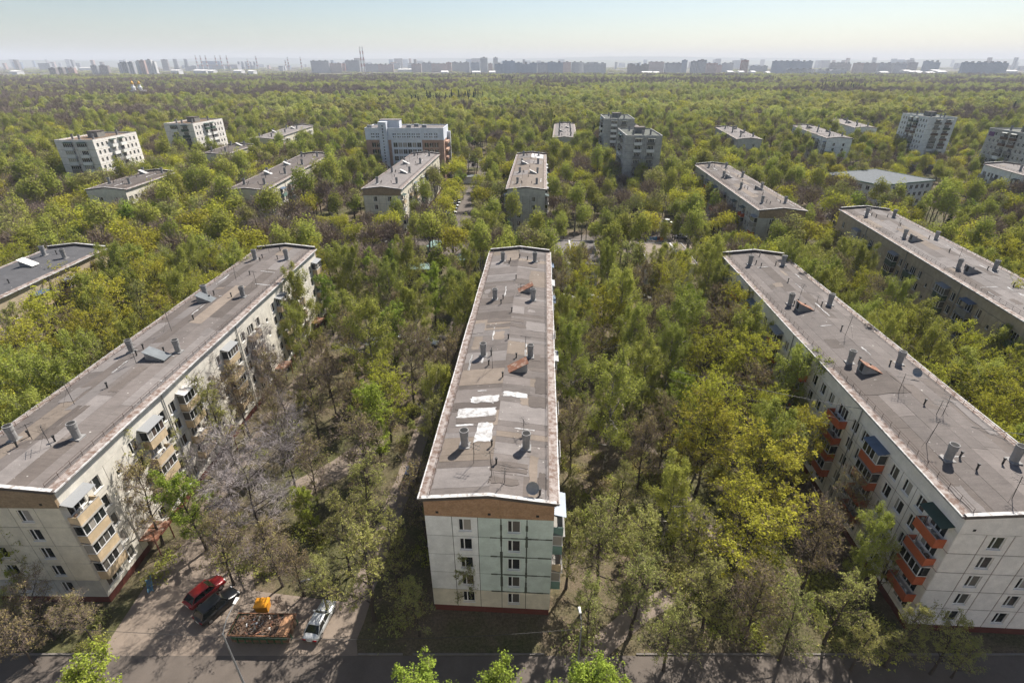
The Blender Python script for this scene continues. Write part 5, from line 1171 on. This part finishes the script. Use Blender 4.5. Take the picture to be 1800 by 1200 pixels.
# ---- the woods beyond: one object each, instanced trees and patches of canopy
def protocol(name, meshes):
    c = bpy.data.collections.new(name)
    for i, ms in enumerate(meshes):
        o = bpy.data.objects.new('%s.%03d' % (name, i), ms); c.objects.link(o)
    return c
def merge(meshes):
    bm_ = []; v = []; f = []; mi = []; mats = []
    for me in meshes:
        b = len(v); n = len(me.vertices); co = np.empty(n * 3, np.float32); me.vertices.foreach_get('co', co); v.extend(co.reshape(-1, 3).tolist())
        mp = []
        for m in me.materials:
            if m not in mats: mats.append(m)
            mp.append(mats.index(m))
        for p in me.polygons: f.append([b + i for i in p.vertices]); mi.append(mp[p.material_index])
    me = bpy.data.meshes.new('merged'); me.from_pydata(v, [], f)
    for m in mats: me.materials.append(m)
    me.polygons.foreach_set('material_index', mi); me.update(); return me
def scatter(name, label, pts, rots, scales, idx, coll):
    me = bpy.data.meshes.new(name); me.vertices.add(len(pts)); me.vertices.foreach_set('co', np.array(pts, np.float32).ravel())
    for an, ty, data in (('rot', 'FLOAT', rots), ('sc', 'FLOAT_VECTOR', scales), ('pick', 'INT', idx)):
        a = me.attributes.new(an, ty, 'POINT'); a.data.foreach_set('vector' if ty == 'FLOAT_VECTOR' else 'value', np.array(data, np.int32 if ty == 'INT' else np.float32).ravel())
    me.update(); o = link(name, me); tag(o, label, None, None, 'stuff')
    g = bpy.data.node_groups.new(name, 'GeometryNodeTree'); g.interface.new_socket('Geometry', in_out='INPUT', socket_type='NodeSocketGeometry'); g.interface.new_socket('Geometry', in_out='OUTPUT', socket_type='NodeSocketGeometry')
    gi, go = g.nodes.new('NodeGroupInput'), g.nodes.new('NodeGroupOutput'); ci = g.nodes.new('GeometryNodeCollectionInfo'); ci.inputs['Collection'].default_value = coll; ci.inputs['Separate Children'].default_value = True; ci.inputs['Reset Children'].default_value = True
    ip = g.nodes.new('GeometryNodeInstanceOnPoints'); ip.inputs['Pick Instance'].default_value = True
    def attr(n, ty): a = g.nodes.new('GeometryNodeInputNamedAttribute'); a.data_type = ty; a.inputs['Name'].default_value = n; return a.outputs['Attribute']
    cx = g.nodes.new('ShaderNodeCombineXYZ'); L_ = g.links.new; L_(attr('rot', 'FLOAT'), cx.inputs[2])
    er = g.nodes.new('FunctionNodeEulerToRotation'); L_(cx.outputs[0], er.inputs[0]); L_(er.outputs[0], ip.inputs['Rotation'])
    L_(attr('sc', 'FLOAT_VECTOR'), ip.inputs['Scale']); L_(attr('pick', 'INT'), ip.inputs['Instance Index']); L_(gi.outputs[0], ip.inputs['Points']); L_(ci.outputs[0], ip.inputs['Instance']); L_(ip.outputs[0], go.inputs[0])
    md = o.modifiers.new('scatter', 'NODES'); md.node_group = g; return o
mk = ['maple', 'maple', 'maple', 'birch', 'birch', 'birch', 'poplar', 'poplar', 'bare', 'bare', 'bright', 'spruce']
def mid_tree(kind, seed):
    if kind == 'spruce': return make_spruce(seed, 1)
    rng = np.random.default_rng(seed); h = {'birch': 16.5, 'bright': 13.5, 'maple': 12.5, 'poplar': 14.5, 'bare': 13.0}[kind]; r = {'birch': 3.1, 'bright': 2.6, 'maple': 4.3, 'poplar': 3.9, 'bare': 3.7}[kind] * rng.uniform(.9, 1.1)
    hz = {'birch': 5.9, 'bright': 5.2, 'maple': 4.2, 'poplar': 5.2, 'bare': 4.6}[kind]
    wood = MB(); top = h * .93; wood.tube([(0, 0, -.2), (.15, .1, h * .4), (rng.uniform(-.4, .4), rng.uniform(-.4, .4), top)], [.2, .14, .03], 5)
    for k in range(11):
        a = k * 2.4; z0 = h * rng.uniform(.25, .7); e = r * rng.uniform(.6, .95); wood.tube([(0.1, .05, z0), (math.cos(a) * e * .5, math.sin(a) * e * .5, z0 + h * .1), (math.cos(a) * e, math.sin(a) * e, z0 + h * .24)], [.07, .045, .015], 3)
    n = {'bare': 1500, 'poplar': 1500, 'birch': 2300, 'maple': 2500, 'bright': 2100}[kind]; sz = {'bare': .26, 'poplar': .30, 'birch': .30, 'maple': .33, 'bright': .30}[kind]
    tl = [lobed_crown(rng, 0, 0, h, r, hz, {'birch': 22, 'maple': 20, 'bright': 16, 'poplar': 16, 'bare': 20}[kind], n, sz, kind)]; mi = [np.full(n, 0 if kind == 'bare' else 1)]
    m = 500; t2 = lobed_crown(rng, 0, 0, h, r * .9, hz, 14, m, .25, 'bare'); tl.append(t2); mi.append(np.zeros(m))
    if kind == 'bare': t3 = lobed_crown(rng, 0, 0, h, r, hz, 12, 260, .25); tl.append(t3); mi.append(np.ones(260))
    K = KIND[kind]; return wood.mesh('trunk', [M[K['bark']]]), np_mesh('crown', np.concatenate(tl), [M[K['twig']], M[K['leaf']]], np.concatenate(mi))
MID = [merge(mid_tree(k, 200 + i)) for i, k in enumerate(mk)]
mc = protocol('woodland_tree', MID)
kidx = {k: [i for i, q in enumerate(mk) if q == k] for k in set(mk)}
pts, rots, scs, idx = [], [], [], []
for x, y, k in rest:
    s = (R.uniform(.95, 1.4) if x < -62 and y < 300 else R.uniform(.75, 1.25)) * (.78 if (x > 130 and 195 < y < 320) or (-80 < x < -25 and 225 < y < 275) else 1); pts.append((x, y, 0)); rots.append(R.uniform(0, 6.28)); w_ = R.uniform(.9, 1.15); scs.append((s * w_, s * w_, s)); idx.append(R.choice(kidx[k]))
scatter('trees_beyond', 'mixed maples, birches and bare trees filling the land round the rear blocks', pts, rots, scs, idx, mc)

def patch_mesh(mixture, seed, n=40, S_=46.0):
    rng = np.random.default_rng(seed); R = random.Random(seed); T_ = []; mi = []; mats = [M['leaf_far'], M['twig_brown'], M['needle'], M['leaf_maple'], M['leaf_birch'], M['bark']]
    for _ in range(n):
        k = R.choices(range(len(mixture)), [m[1] for m in mixture])[0]; kd = mixture[k][0]
        cx, cy = rng.uniform(-S_ / 2, S_ / 2, 2); h = R.uniform(9.5, 18.5); r = R.uniform(2.5, 5.2)
        if kd == 'needle': r = 2.2; h += 1
        m = {'far': 0, 'bare': 1, 'needle': 2, 'maple': 3, 'birch': 4}[kd]; nn = int(26 * r * r) + 120
        if kd == 'needle':
            z = rng.random(nn) ** .7; rr = (1 - z) * r * rng.uniform(.7, 1.05, nn) + .15; a = rng.uniform(0, 6.283, nn); c = np.stack([cx + np.cos(a) * rr, cy + np.sin(a) * rr, 2.5 + z * (h - 1)], 1)
            tl = card_tris(rng, c, np.stack([np.cos(a), np.sin(a), np.full(nn, .5)], 1), .8)
        else: tl = lobed_crown(rng, cx, cy, h, r, h * .36, 9, nn, .62 if kd != 'bare' else .42, kd)
        T_.append(tl); mi.append(np.full(len(tl), m))
        p0 = np.array([[cx, cy, 0]] * 2, float) + rng.normal(0, .05, (2, 3)); tl = slivers(p0, p0 + [0, 0, h * .85], .22, rng); T_.append(tl); mi.append(np.full(2, 5))
    return np_mesh('canopy', np.concatenate(T_), mats, np.concatenate(mi))
MIX = [[('far', 9), ('maple', 1), ('birch', 2), ('bare', .3)], [('far', 7), ('birch', 3), ('bare', .9)], [('far', 8), ('maple', 1.5), ('bare', .3)], [('far', 2), ('bare', 6), ('birch', 1)], [('bare', 9), ('far', 1.5)], [('far', 4), ('needle', .7), ('bare', 2)], [('needle', 4), ('far', 4), ('bare', 2)]]
pc = protocol('woodland_canopy', [patch_mesh(m, 50 + i) for i, m in enumerate(MIX)] + [patch_mesh(MIX[0], 80), patch_mesh(MIX[1], 81), patch_mesh(MIX[2], 82)])
pts, rots, scs, idx = [], [], [], []
from mathutils import noise as mn
def forest_edge(x, y):
    # far edge of the woods, irregular
    return 2130 + 120 * math.sin(x * .0011 + 1) + 60 * math.sin(x * .004)
y = 455.0
while y < 2700:
    st_ = 36 if y < 900 else 40
    x = -(y * 1.12 + 60)
    while x < y * 1.12 + 60:
        X, Y = x + R.uniform(-9, 9), y + R.uniform(-9, 9); x += st_
        if Y > forest_edge(X, Y): continue
        if Y < 480 and not clear(X, Y): continue
        a = 1.3 * mn.noise(Vector((X * .0014, Y * .005, 3.1))); b = mn.noise(Vector((X * .006, Y * .009, 9.7))); xb = -X / (Y + 1)
        left = max(0, min(1, xb * 1.3 + .35))
        if a + .25 * b + left * .34 - .20 + .14 * (Y > 700) + .06 * (Y > 1300) > .10: i = R.choice([3, 4, 4, 4, 5]) if R.random() < .93 else R.choice([0, 1])
        elif mn.noise(Vector((X * .004, Y * .008, 21))) > .42 or (Y > 1400 and X < 0 and R.random() < .08): i = R.choice([5, 6, 5])
        else: i = R.choice([0, 1, 2, 7, 8, 9, 1, 0, 2])
        # little glades
        if mn.noise(Vector((X * .01, Y * .01, 40))) > .45: continue
        s = R.uniform(.8, 1.45); pts.append((X, Y, -1.5)); rots.append(R.uniform(0, 6.28)); scs.append((s, s, R.uniform(.8, 1.3))); idx.append(i)
    y += st_
scatter('forest', 'wide mixed spring forest reaching to the edge of the far city', pts, rots, scs, idx, pc)
# belts of trees between the far districts
pts, rots, scs, idx = [], [], [], []
for _ in range(900):
    Y = 2300 + 3800 * R.random(); X = R.uniform(-1.08, 1.08) * Y
    if Y < forest_edge(X, Y) - 40: continue
    if mn.noise(Vector((X * .0015, Y * .0018, 5))) < -.12: continue
    s = R.uniform(1.0, 1.7); pts.append((X, Y, -1)); rots.append(R.uniform(0, 6.28)); scs.append((s * 1.8, s * 1.2, .62)); idx.append(R.choice([0, 1, 5, 3, 7, 8]))
scatter('distant_groves', 'groves and tree belts between the housing districts of the far city', pts, rots, scs, idx, pc)

# undergrowth near the blocks: low bushes nobody could count
und = []
for i in range(3):
    rng = np.random.default_rng(300 + i); n = 260; c = rng.normal(0, 1, (n, 3)) * np.array([.7, .7, .28]) + [0, 0, .35]; c[:, 2] = abs(c[:, 2])
    tl = leaf_tris(rng, c, .17); p0 = rng.normal(0, .25, (40, 3)) * [1, 1, 0]; q0 = p0 + rng.normal(0, .5, (40, 3)) * [1, 1, 0] + [0, 0, 1.0]; sl = slivers(p0, q0, .012, rng)
    und.append(np_mesh('bush', np.concatenate([tl, sl]), [M[['leaf_birch', 'leaf_poplar', 'leaf_bud'][i]], M['twig_brown']], np.concatenate([np.zeros(n), np.ones(40)])))
uc = protocol('undergrowth_bush', und); pts, rots, scs, idx = [], [], [], []
for _ in range(6500):
    y = 31.6 + 130 * R.random(); x = R.uniform(-1, 1) * (y + 30)
    if (-44 < x < -10 and y < 110 and R.random() < .6) or not clear(x, y) or mn.noise(Vector((x * .09, y * .09, 2))) < -.05: continue
    s = R.uniform(.5, 1.5); pts.append((x, y, 0)); rots.append(R.uniform(0, 6.28)); scs.append((s, s, s * R.uniform(.5, 1.1))); idx.append(R.choice([0, 0, 1, 1, 2]))
scatter('undergrowth', 'low green and dry bushes growing under the trees between the blocks', pts, rots, scs, idx, uc)

# ------------------------------------------------------------------ the far city
def fmatl(name, c): return surf(name, c, dirt=(.4, .25), scale=.02, fine=.15, tone=.04)
FC = {'blue': ((.22, .29, .39), (.33, .40, .48)), 'pink': ((.46, .33, .30), (.55, .46, .43)), 'grey': ((.33, .34, .37), (.50, .50, .51)), 'white': ((.62, .62, .62), (.48, .49, .52)), 'brown': ((.25, .22, .22), (.42, .38, .36)), 'red': ((.34, .15, .12), (.52, .44, .42)), 'dark': ((.13, .15, .19), (.50, .51, .53))}
FM = {k: (fmatl(k + ' far wall', a), fmatl(k + ' far bays', b)) for k, (a, b) in FC.items()}
CN = {'blue': 'blue grey', 'pink': 'pinkish', 'grey': 'grey', 'white': 'white', 'brown': 'brownish', 'red': 'red brown', 'dark': 'dark striped'}
DM = fmatl('far roof', (.2, .2, .21))
def farblock(x0, x1, yt, Y, col, label, steps=1, depth=14, group=None, cap=True):
    X0, Z = atY(x0, yt, Y); X1, _ = atY(x1, yt, Y); w_ = abs(X1 - X0); a, b = FM[col]
    r = empty('distant_tower' if w_ < Z * .8 else 'distant_block', min(X0, X1), Y, 0, 0); tag(r, label, 'far building', group)
    n = max(2, int(w_ / 6)); mb = MB()
    m = MB(); R = random.Random(int(x0 * 7)); top = []
    ns = max(1, int(w_ / 28)) if steps > 1 else 1
    for k in range(ns): m.box(w_ * k / ns, w_ * (k + 1) / ns - .01, 0, depth, 0, Z - (R.choice([0, 0, 3, 6]) if ns > 1 and k % 2 else 0))
    m.build('wall', [a], r)
    for k in range(n): mb.box(w_ * (k + .15) / n, w_ * (k + .62) / n, -1.2, -.01, 3, Z - 6 - (3 if k % 3 == 0 else 0))
    mb.build('loggia_bays', [b], r)['kind'] = 'stuff'
    if cap:
        cp_ = MB(); nn = max(1, int(w_ / 26))
        for k in range(nn): cp_.box(w_ * (k + .35) / nn, w_ * (k + .65) / nn, 3, depth - 3, Z - 6, Z + 3.2)
        cp_.build('roof_house', [DM], r)
    return r
F1 = [(84, 96, 120, 2350, 'brown'), (97, 109, 119.5, 2400, 'brown'), (110, 118, 120, 2430, 'grey'), (118, 129, 119.5, 2430, 'pink'), (158, 169, 115.5, 2500, 'grey'), (170, 188, 115.5, 2520, 'brown'), (206, 216, 111, 2450, 'white'), (213, 222, 110, 2450, 'grey'), (223, 232, 109.5, 2440, 'grey'), (237, 244, 107.5, 2430, 'white'), (243, 252, 106.5, 2430, 'pink'), (255, 264, 105.5, 2420, 'white'), (265, 271, 109, 2430, 'white'),
      (282, 293, 105, 4200, 'brown'), (545, 577, 107, 3300, 'grey'), (577, 600, 111.5, 3320, 'pink'), (606, 631, 106.5, 3300, 'grey'), (600, 606, 112, 3340, 'red'), (641, 664, 113, 3600, 'grey'), (664, 691, 113, 3400, 'pink'), (723, 740, 112.5, 3300, 'pink'), (741, 758, 110.5, 3500, 'grey'), (758, 784, 112, 3480, 'pink'), (784, 793, 110, 3450, 'red'), (794, 825, 109.5, 3400, 'grey'), (827, 843, 110.5, 3400, 'blue'),
      (844, 857, 101.5, 3100, 'white'), (858, 866, 112, 3300, 'pink'), (867, 875, 101.5, 3150, 'white'), (870, 884, 112.5, 2750, 'blue'), (884, 905, 107.5, 2800, 'blue'), (905, 944, 110.5, 2750, 'blue'), (945, 963, 110.5, 2800, 'grey'), (963, 990, 109, 2800, 'blue'), (990, 1004, 109.5, 2850, 'pink'), (1005, 1027, 109.5, 2780, 'white'), (1027, 1066, 111.5, 2740, 'white'), (1104, 1141, 113, 2700, 'brown'), (1141, 1168, 109, 3300, 'pink'), (1170, 1199, 111, 3000, 'grey'),
      (1200, 1209, 106, 3100, 'blue'), (1216, 1226, 108, 3000, 'dark'), (1228, 1243, 105.5, 3000, 'dark'), (1243, 1262, 111.5, 3050, 'red'), (1262, 1270, 114.5, 3100, 'pink'), (1270, 1290, 111, 3600, 'grey'), (1305, 1317, 106, 2650, 'red'), (1320, 1350, 116, 3200, 'grey'), (1360, 1430, 107.5, 3000, 'blue'), (1385, 1432, 121.5, 2500, 'grey'), (1436, 1489, 122.5, 2450, 'white'), (1461, 1498, 110.5, 3400, 'brown'),
      (1503, 1520, 111, 2900, 'pink'), (1520, 1543, 111, 3100, 'brown'), (1546, 1571, 111, 3000, 'grey'), (1574, 1596, 110.5, 3100, 'grey'), (1600, 1615, 110, 3100, 'brown'), (1627, 1655, 107.5, 3000, 'blue'), (1695, 1775, 109.5, 2500, 'blue')]
side = lambda x: 'left of the striped chimneys' if x < 620 else 'on the skyline above the clinic' if x < 790 else 'on the skyline straight ahead' if x < 1080 else 'on the skyline right of centre' if x < 1400 else 'on the skyline at the right'
seen = {}
for i, (a, b, t_, Y, c) in enumerate(F1):
    w_ = b - a; sz = 'wide' if w_ > 30 else 'slim' if w_ < 12 else 'mid sized'
    L_ = f'{sz} {CN[c]} housing block {side(a)}'; seen.setdefault(L_, []).append(i)
ordw = {0: 'nearer the left', -1: 'nearer the right'}
for L_, ids in seen.items():
    for i in ids:
        a, b, t_, Y, c = F1[i]
        farblock(a, b, t_, Y, c, L_, steps=2 if b - a > 25 else 1, group=(L_.replace('block', 'blocks') if len(ids) > 1 else None))
# second and third layers, each block its own thing
R = random.Random(31)
for k in range(170):
    px = R.uniform(0, 1800); Y = R.uniform(3800, 8000); h = R.choice([30, 48, 55, 70, 85]); _, z0 = atY(px, 600, Y)
    w_ = R.choice([8, 12, 25, 40]); dpx = w_ / Y * 1040
    if 300 < px < 560 and h > 45: h = 30
    # choose pixel row for the wanted height
    lo, hi = 60.0, 140.0
    for _ in range(30):
        mid = (lo + hi) / 2
        if atY(px, mid, Y)[1] > h: lo = mid
        else: hi = mid
    farblock(px, px + max(dpx * 2, 4), lo, Y, R.choice(['grey', 'blue', 'grey', 'pink', 'white', 'brown']), 'hazy far housing block in the rear rows of the city', group='hazy housing blocks in the rear rows of the city', depth=20, cap=False)
# long low white warehouses
for i, (px, w_, Y) in enumerate([(15, 14, 2600), (95, 12, 2900), (140, 30, 4200), (300, 14, 2900), (340, 22, 2900), (365, 10, 2800), (410, 14, 2800), (435, 10, 2700), (700, 25, 3300), (775, 12, 2500), (830, 14, 2450), (860, 10, 2450), (1130, 18, 2350), (1150, 10, 2300), (1280, 10, 2500), (1300, 9, 2480), (1322, 7, 2480), (1349, 6, 2300), (1550, 14, 2350), (1600, 22, 2500), (1615, 12, 2300), (1632, 14, 2250), (1650, 16, 2500), (1770, 20, 2700), (1590, 12, 2800), (1640, 14, 2900)]):
    X, _ = atY(px, 126, Y); r = empty('distant_warehouse', X, Y); tag(r, 'low white roofed warehouse at the foot of the far city', 'warehouse', 'low white roofed warehouses at the foot of the far city')
    MB().box(0, w_ / 1040 * Y, 0, 40, 0, 17).build('wall', [FM['white'][0]], r); MB().poly([(-1, -1, 17.01), (w_ / 1040 * Y + 1, -1, 17.01), (w_ / 1040 * Y + 1, 41, 17.01), (-1, 41, 17.01), (-1, 20, 21), (w_ / 1040 * Y + 1, 20, 21)], [(0, 1, 5, 4), (2, 3, 4, 5), (0, 4, 3), (1, 2, 5), (0, 3, 2, 1)]).build('roof', [M['white']], r)
# chimneys, cooling towers, power station
rw = [fmatl('chimney grey', (.42, .41, .42)), fmatl('chimney red', (.35, .12, .10)), fmatl('chimney white', (.6, .58, .57))]
def chimney(px, yt, Y, rad, label, striped=False, group=None):
    X, Z = atY(px, yt, Y); r = empty('factory_chimney', X, Y); tag(r, label, 'chimney', group)
    n = 8
    for k in range(n):
        a, b = k / n, (k + 1) / n; MB().lathe([(rad * (1.5 - .7 * a), Z * a), (rad * (1.5 - .7 * b), Z * b - .02)], n=12, mat=0).build('shaft_ring', [rw[(1 + k % 2) if striped and k > 1 else 0]], r)
    MB().lathe([(rad * .62, Z), (rad * .9, Z + .5), (rad * .9, Z + 4)], n=12).build('top_collar', [rw[0]], r)
chimney(632, 84, 3300, 3.2, 'left one of the two tall red and white striped chimneys', True); chimney(636.5, 84, 3340, 3.2, 'right one of the two tall red and white striped chimneys', True)
for px, yt in ((343, 99), (351.5, 99), (360.5, 99), (377.5, 99), (386.5, 99), (397.5, 99)): chimney(px, yt, 4600, 5, 'grey chimney in the row above the power station', True, 'chimneys in the row above the power station')
chimney(449, 99.5, 4700, 5, 'lone grey chimney right of the power station', True)
for px, yt in ((501, 107), (505, 102), (527.5, 101.5), (434.5, 105)): chimney(px, yt, 4500, 4.5, 'thin chimney between the power station and the striped pair', True, 'thin chimneys between the power station and the striped pair')
def cooling(px0, px1, yt, Y, label, group):
    X0, Z = atY(px0, yt, Y); X1, _ = atY(px1, yt, Y); rd = abs(X1 - X0) / 2; r = empty('cooling_tower', (X0 + X1) / 2, Y); tag(r, label, 'cooling tower', group)
    MB().lathe([(rd * 1.35, 0), (rd * 1.15, Z * .3), (rd * .98, Z * .65), (rd * .95, Z * .85), (rd, Z)], n=24).build('shell', [FM['grey'][0]], r, smooth=True); MB().lathe([(rd * .9, Z + .1), (rd * .9, Z + .5)], n=24).build('mouth', [DM], r)
cooling(303.5, 311, 104, 4300, 'left one of the two large cooling towers', None); cooling(322.5, 329, 104, 4300, 'right one of the two large cooling towers', None)
for a in (417, 423.5, 430, 438, 444.5): cooling(a, a + 4, 108.5, 4900, 'small cooling tower in the row right of the power station', 'small cooling towers right of the power station')
ps = empty('power_station', atY(346, 112, 4650)[0], 4650); tag(ps, 'long grey power station hall under the row of chimneys', 'power station')
wps = atY(416, 112, 4650)[0] - atY(346, 112, 4650)[0]
MB().box(0, wps, 0, 60, 0, 38).build('turbine_hall', [FM['grey'][0]], ps); MB().box(2, wps * .48, 61, 110, 0, 62).build('boiler_house', [FM['blue'][0]], ps)
MB().box(0, wps * .9, -1, -.1, 8, 26).build('window_band', [FM['blue'][1]], ps)
# church in the woods
ch = empty('church', *at(237, 163, 14), 0); tag(ch, 'white church with two gilded domes half hidden in the left woods', 'church')
gold = plain('gilded dome', (0.7, .42, .08), .3, .9); wc = surf('white church wall', (.8, .8, .8))
MB().box(-4, 12, -4, 10, 0, 17).build('nave', [wc], ch)
for u in (0, 9.5):
    MB().lathe([(2.6, 10), (2.6, 20), (3.0, 20.1), (3.0, 20.8), (1.8, 22.2), (1.7, 24.5)], u, 0, 0, 14).build('drum', [wc], ch)
    MB().lathe([(1.6, 24.5), (2.2, 25.6), (2.1, 26.8), (1.0, 28.2), (.15, 29.6), (.12, 31.5)], u, 0, 0, 14).build('dome', [gold], ch, smooth=True)
# hills behind the city
def ridge(name, Y, base, amp, seed, mat):
    v = []; f = []; R = random.Random(seed); n = 120; P1 = [R.uniform(0, 9) for _ in range(4)]
    for i in range(n + 1):
        x = -Y * 1.15 + 2.3 * Y * i / n; u = i / n
        z = base + amp * (.5 * math.sin(u * 7 + P1[0]) + .3 * math.sin(u * 17 + P1[1]) + .15 * math.sin(u * 43 + P1[2])) + R.uniform(-3, 3)
        v += [(x, Y, 0), (x, Y + 500, max(z, 8)), (x, Y + 1500, 0)]
    for i in range(n):
        for j in (0, 1): a = i * 3 + j; f.append([a, a + 3, a + 4, a + 1])
    me = bpy.data.meshes.new(name); me.from_pydata(v, [], f); me.materials.append(mat); me.update(); tag(link(name, me), kind='structure')
hm = surf('wooded hill', (.09, .11, .05), scale=.004, fine=.02, tone=0, dirt=(.3, .4))
ridge('hills', 9000, 70, 45, 3, hm); ridge('hills', 12500, 120, 60, 9, hm)

# ------------------------------------------------------------------ haze
hz = MB().box(-16000, 16000, -16000, 16000, -1.0, 236).build('haze', [M['dark']])
tag(hz, kind='stuff'); m = bpy.data.materials.new('haze'); m.use_nodes = True; t = m.node_tree; t.nodes.clear()
o_ = N(t, 'ShaderNodeOutputMaterial'); v_ = N(t, 'ShaderNodeVolumePrincipled'); v_.inputs['Color'].default_value = (.86, .91, 1, 1); v_.inputs['Density'].default_value = 0.00013; v_.inputs['Anisotropy'].default_value = 0.0
t.links.new(v_.outputs[0], o_.inputs['Volume']); hz.data.materials.clear(); hz.data.materials.append(m)
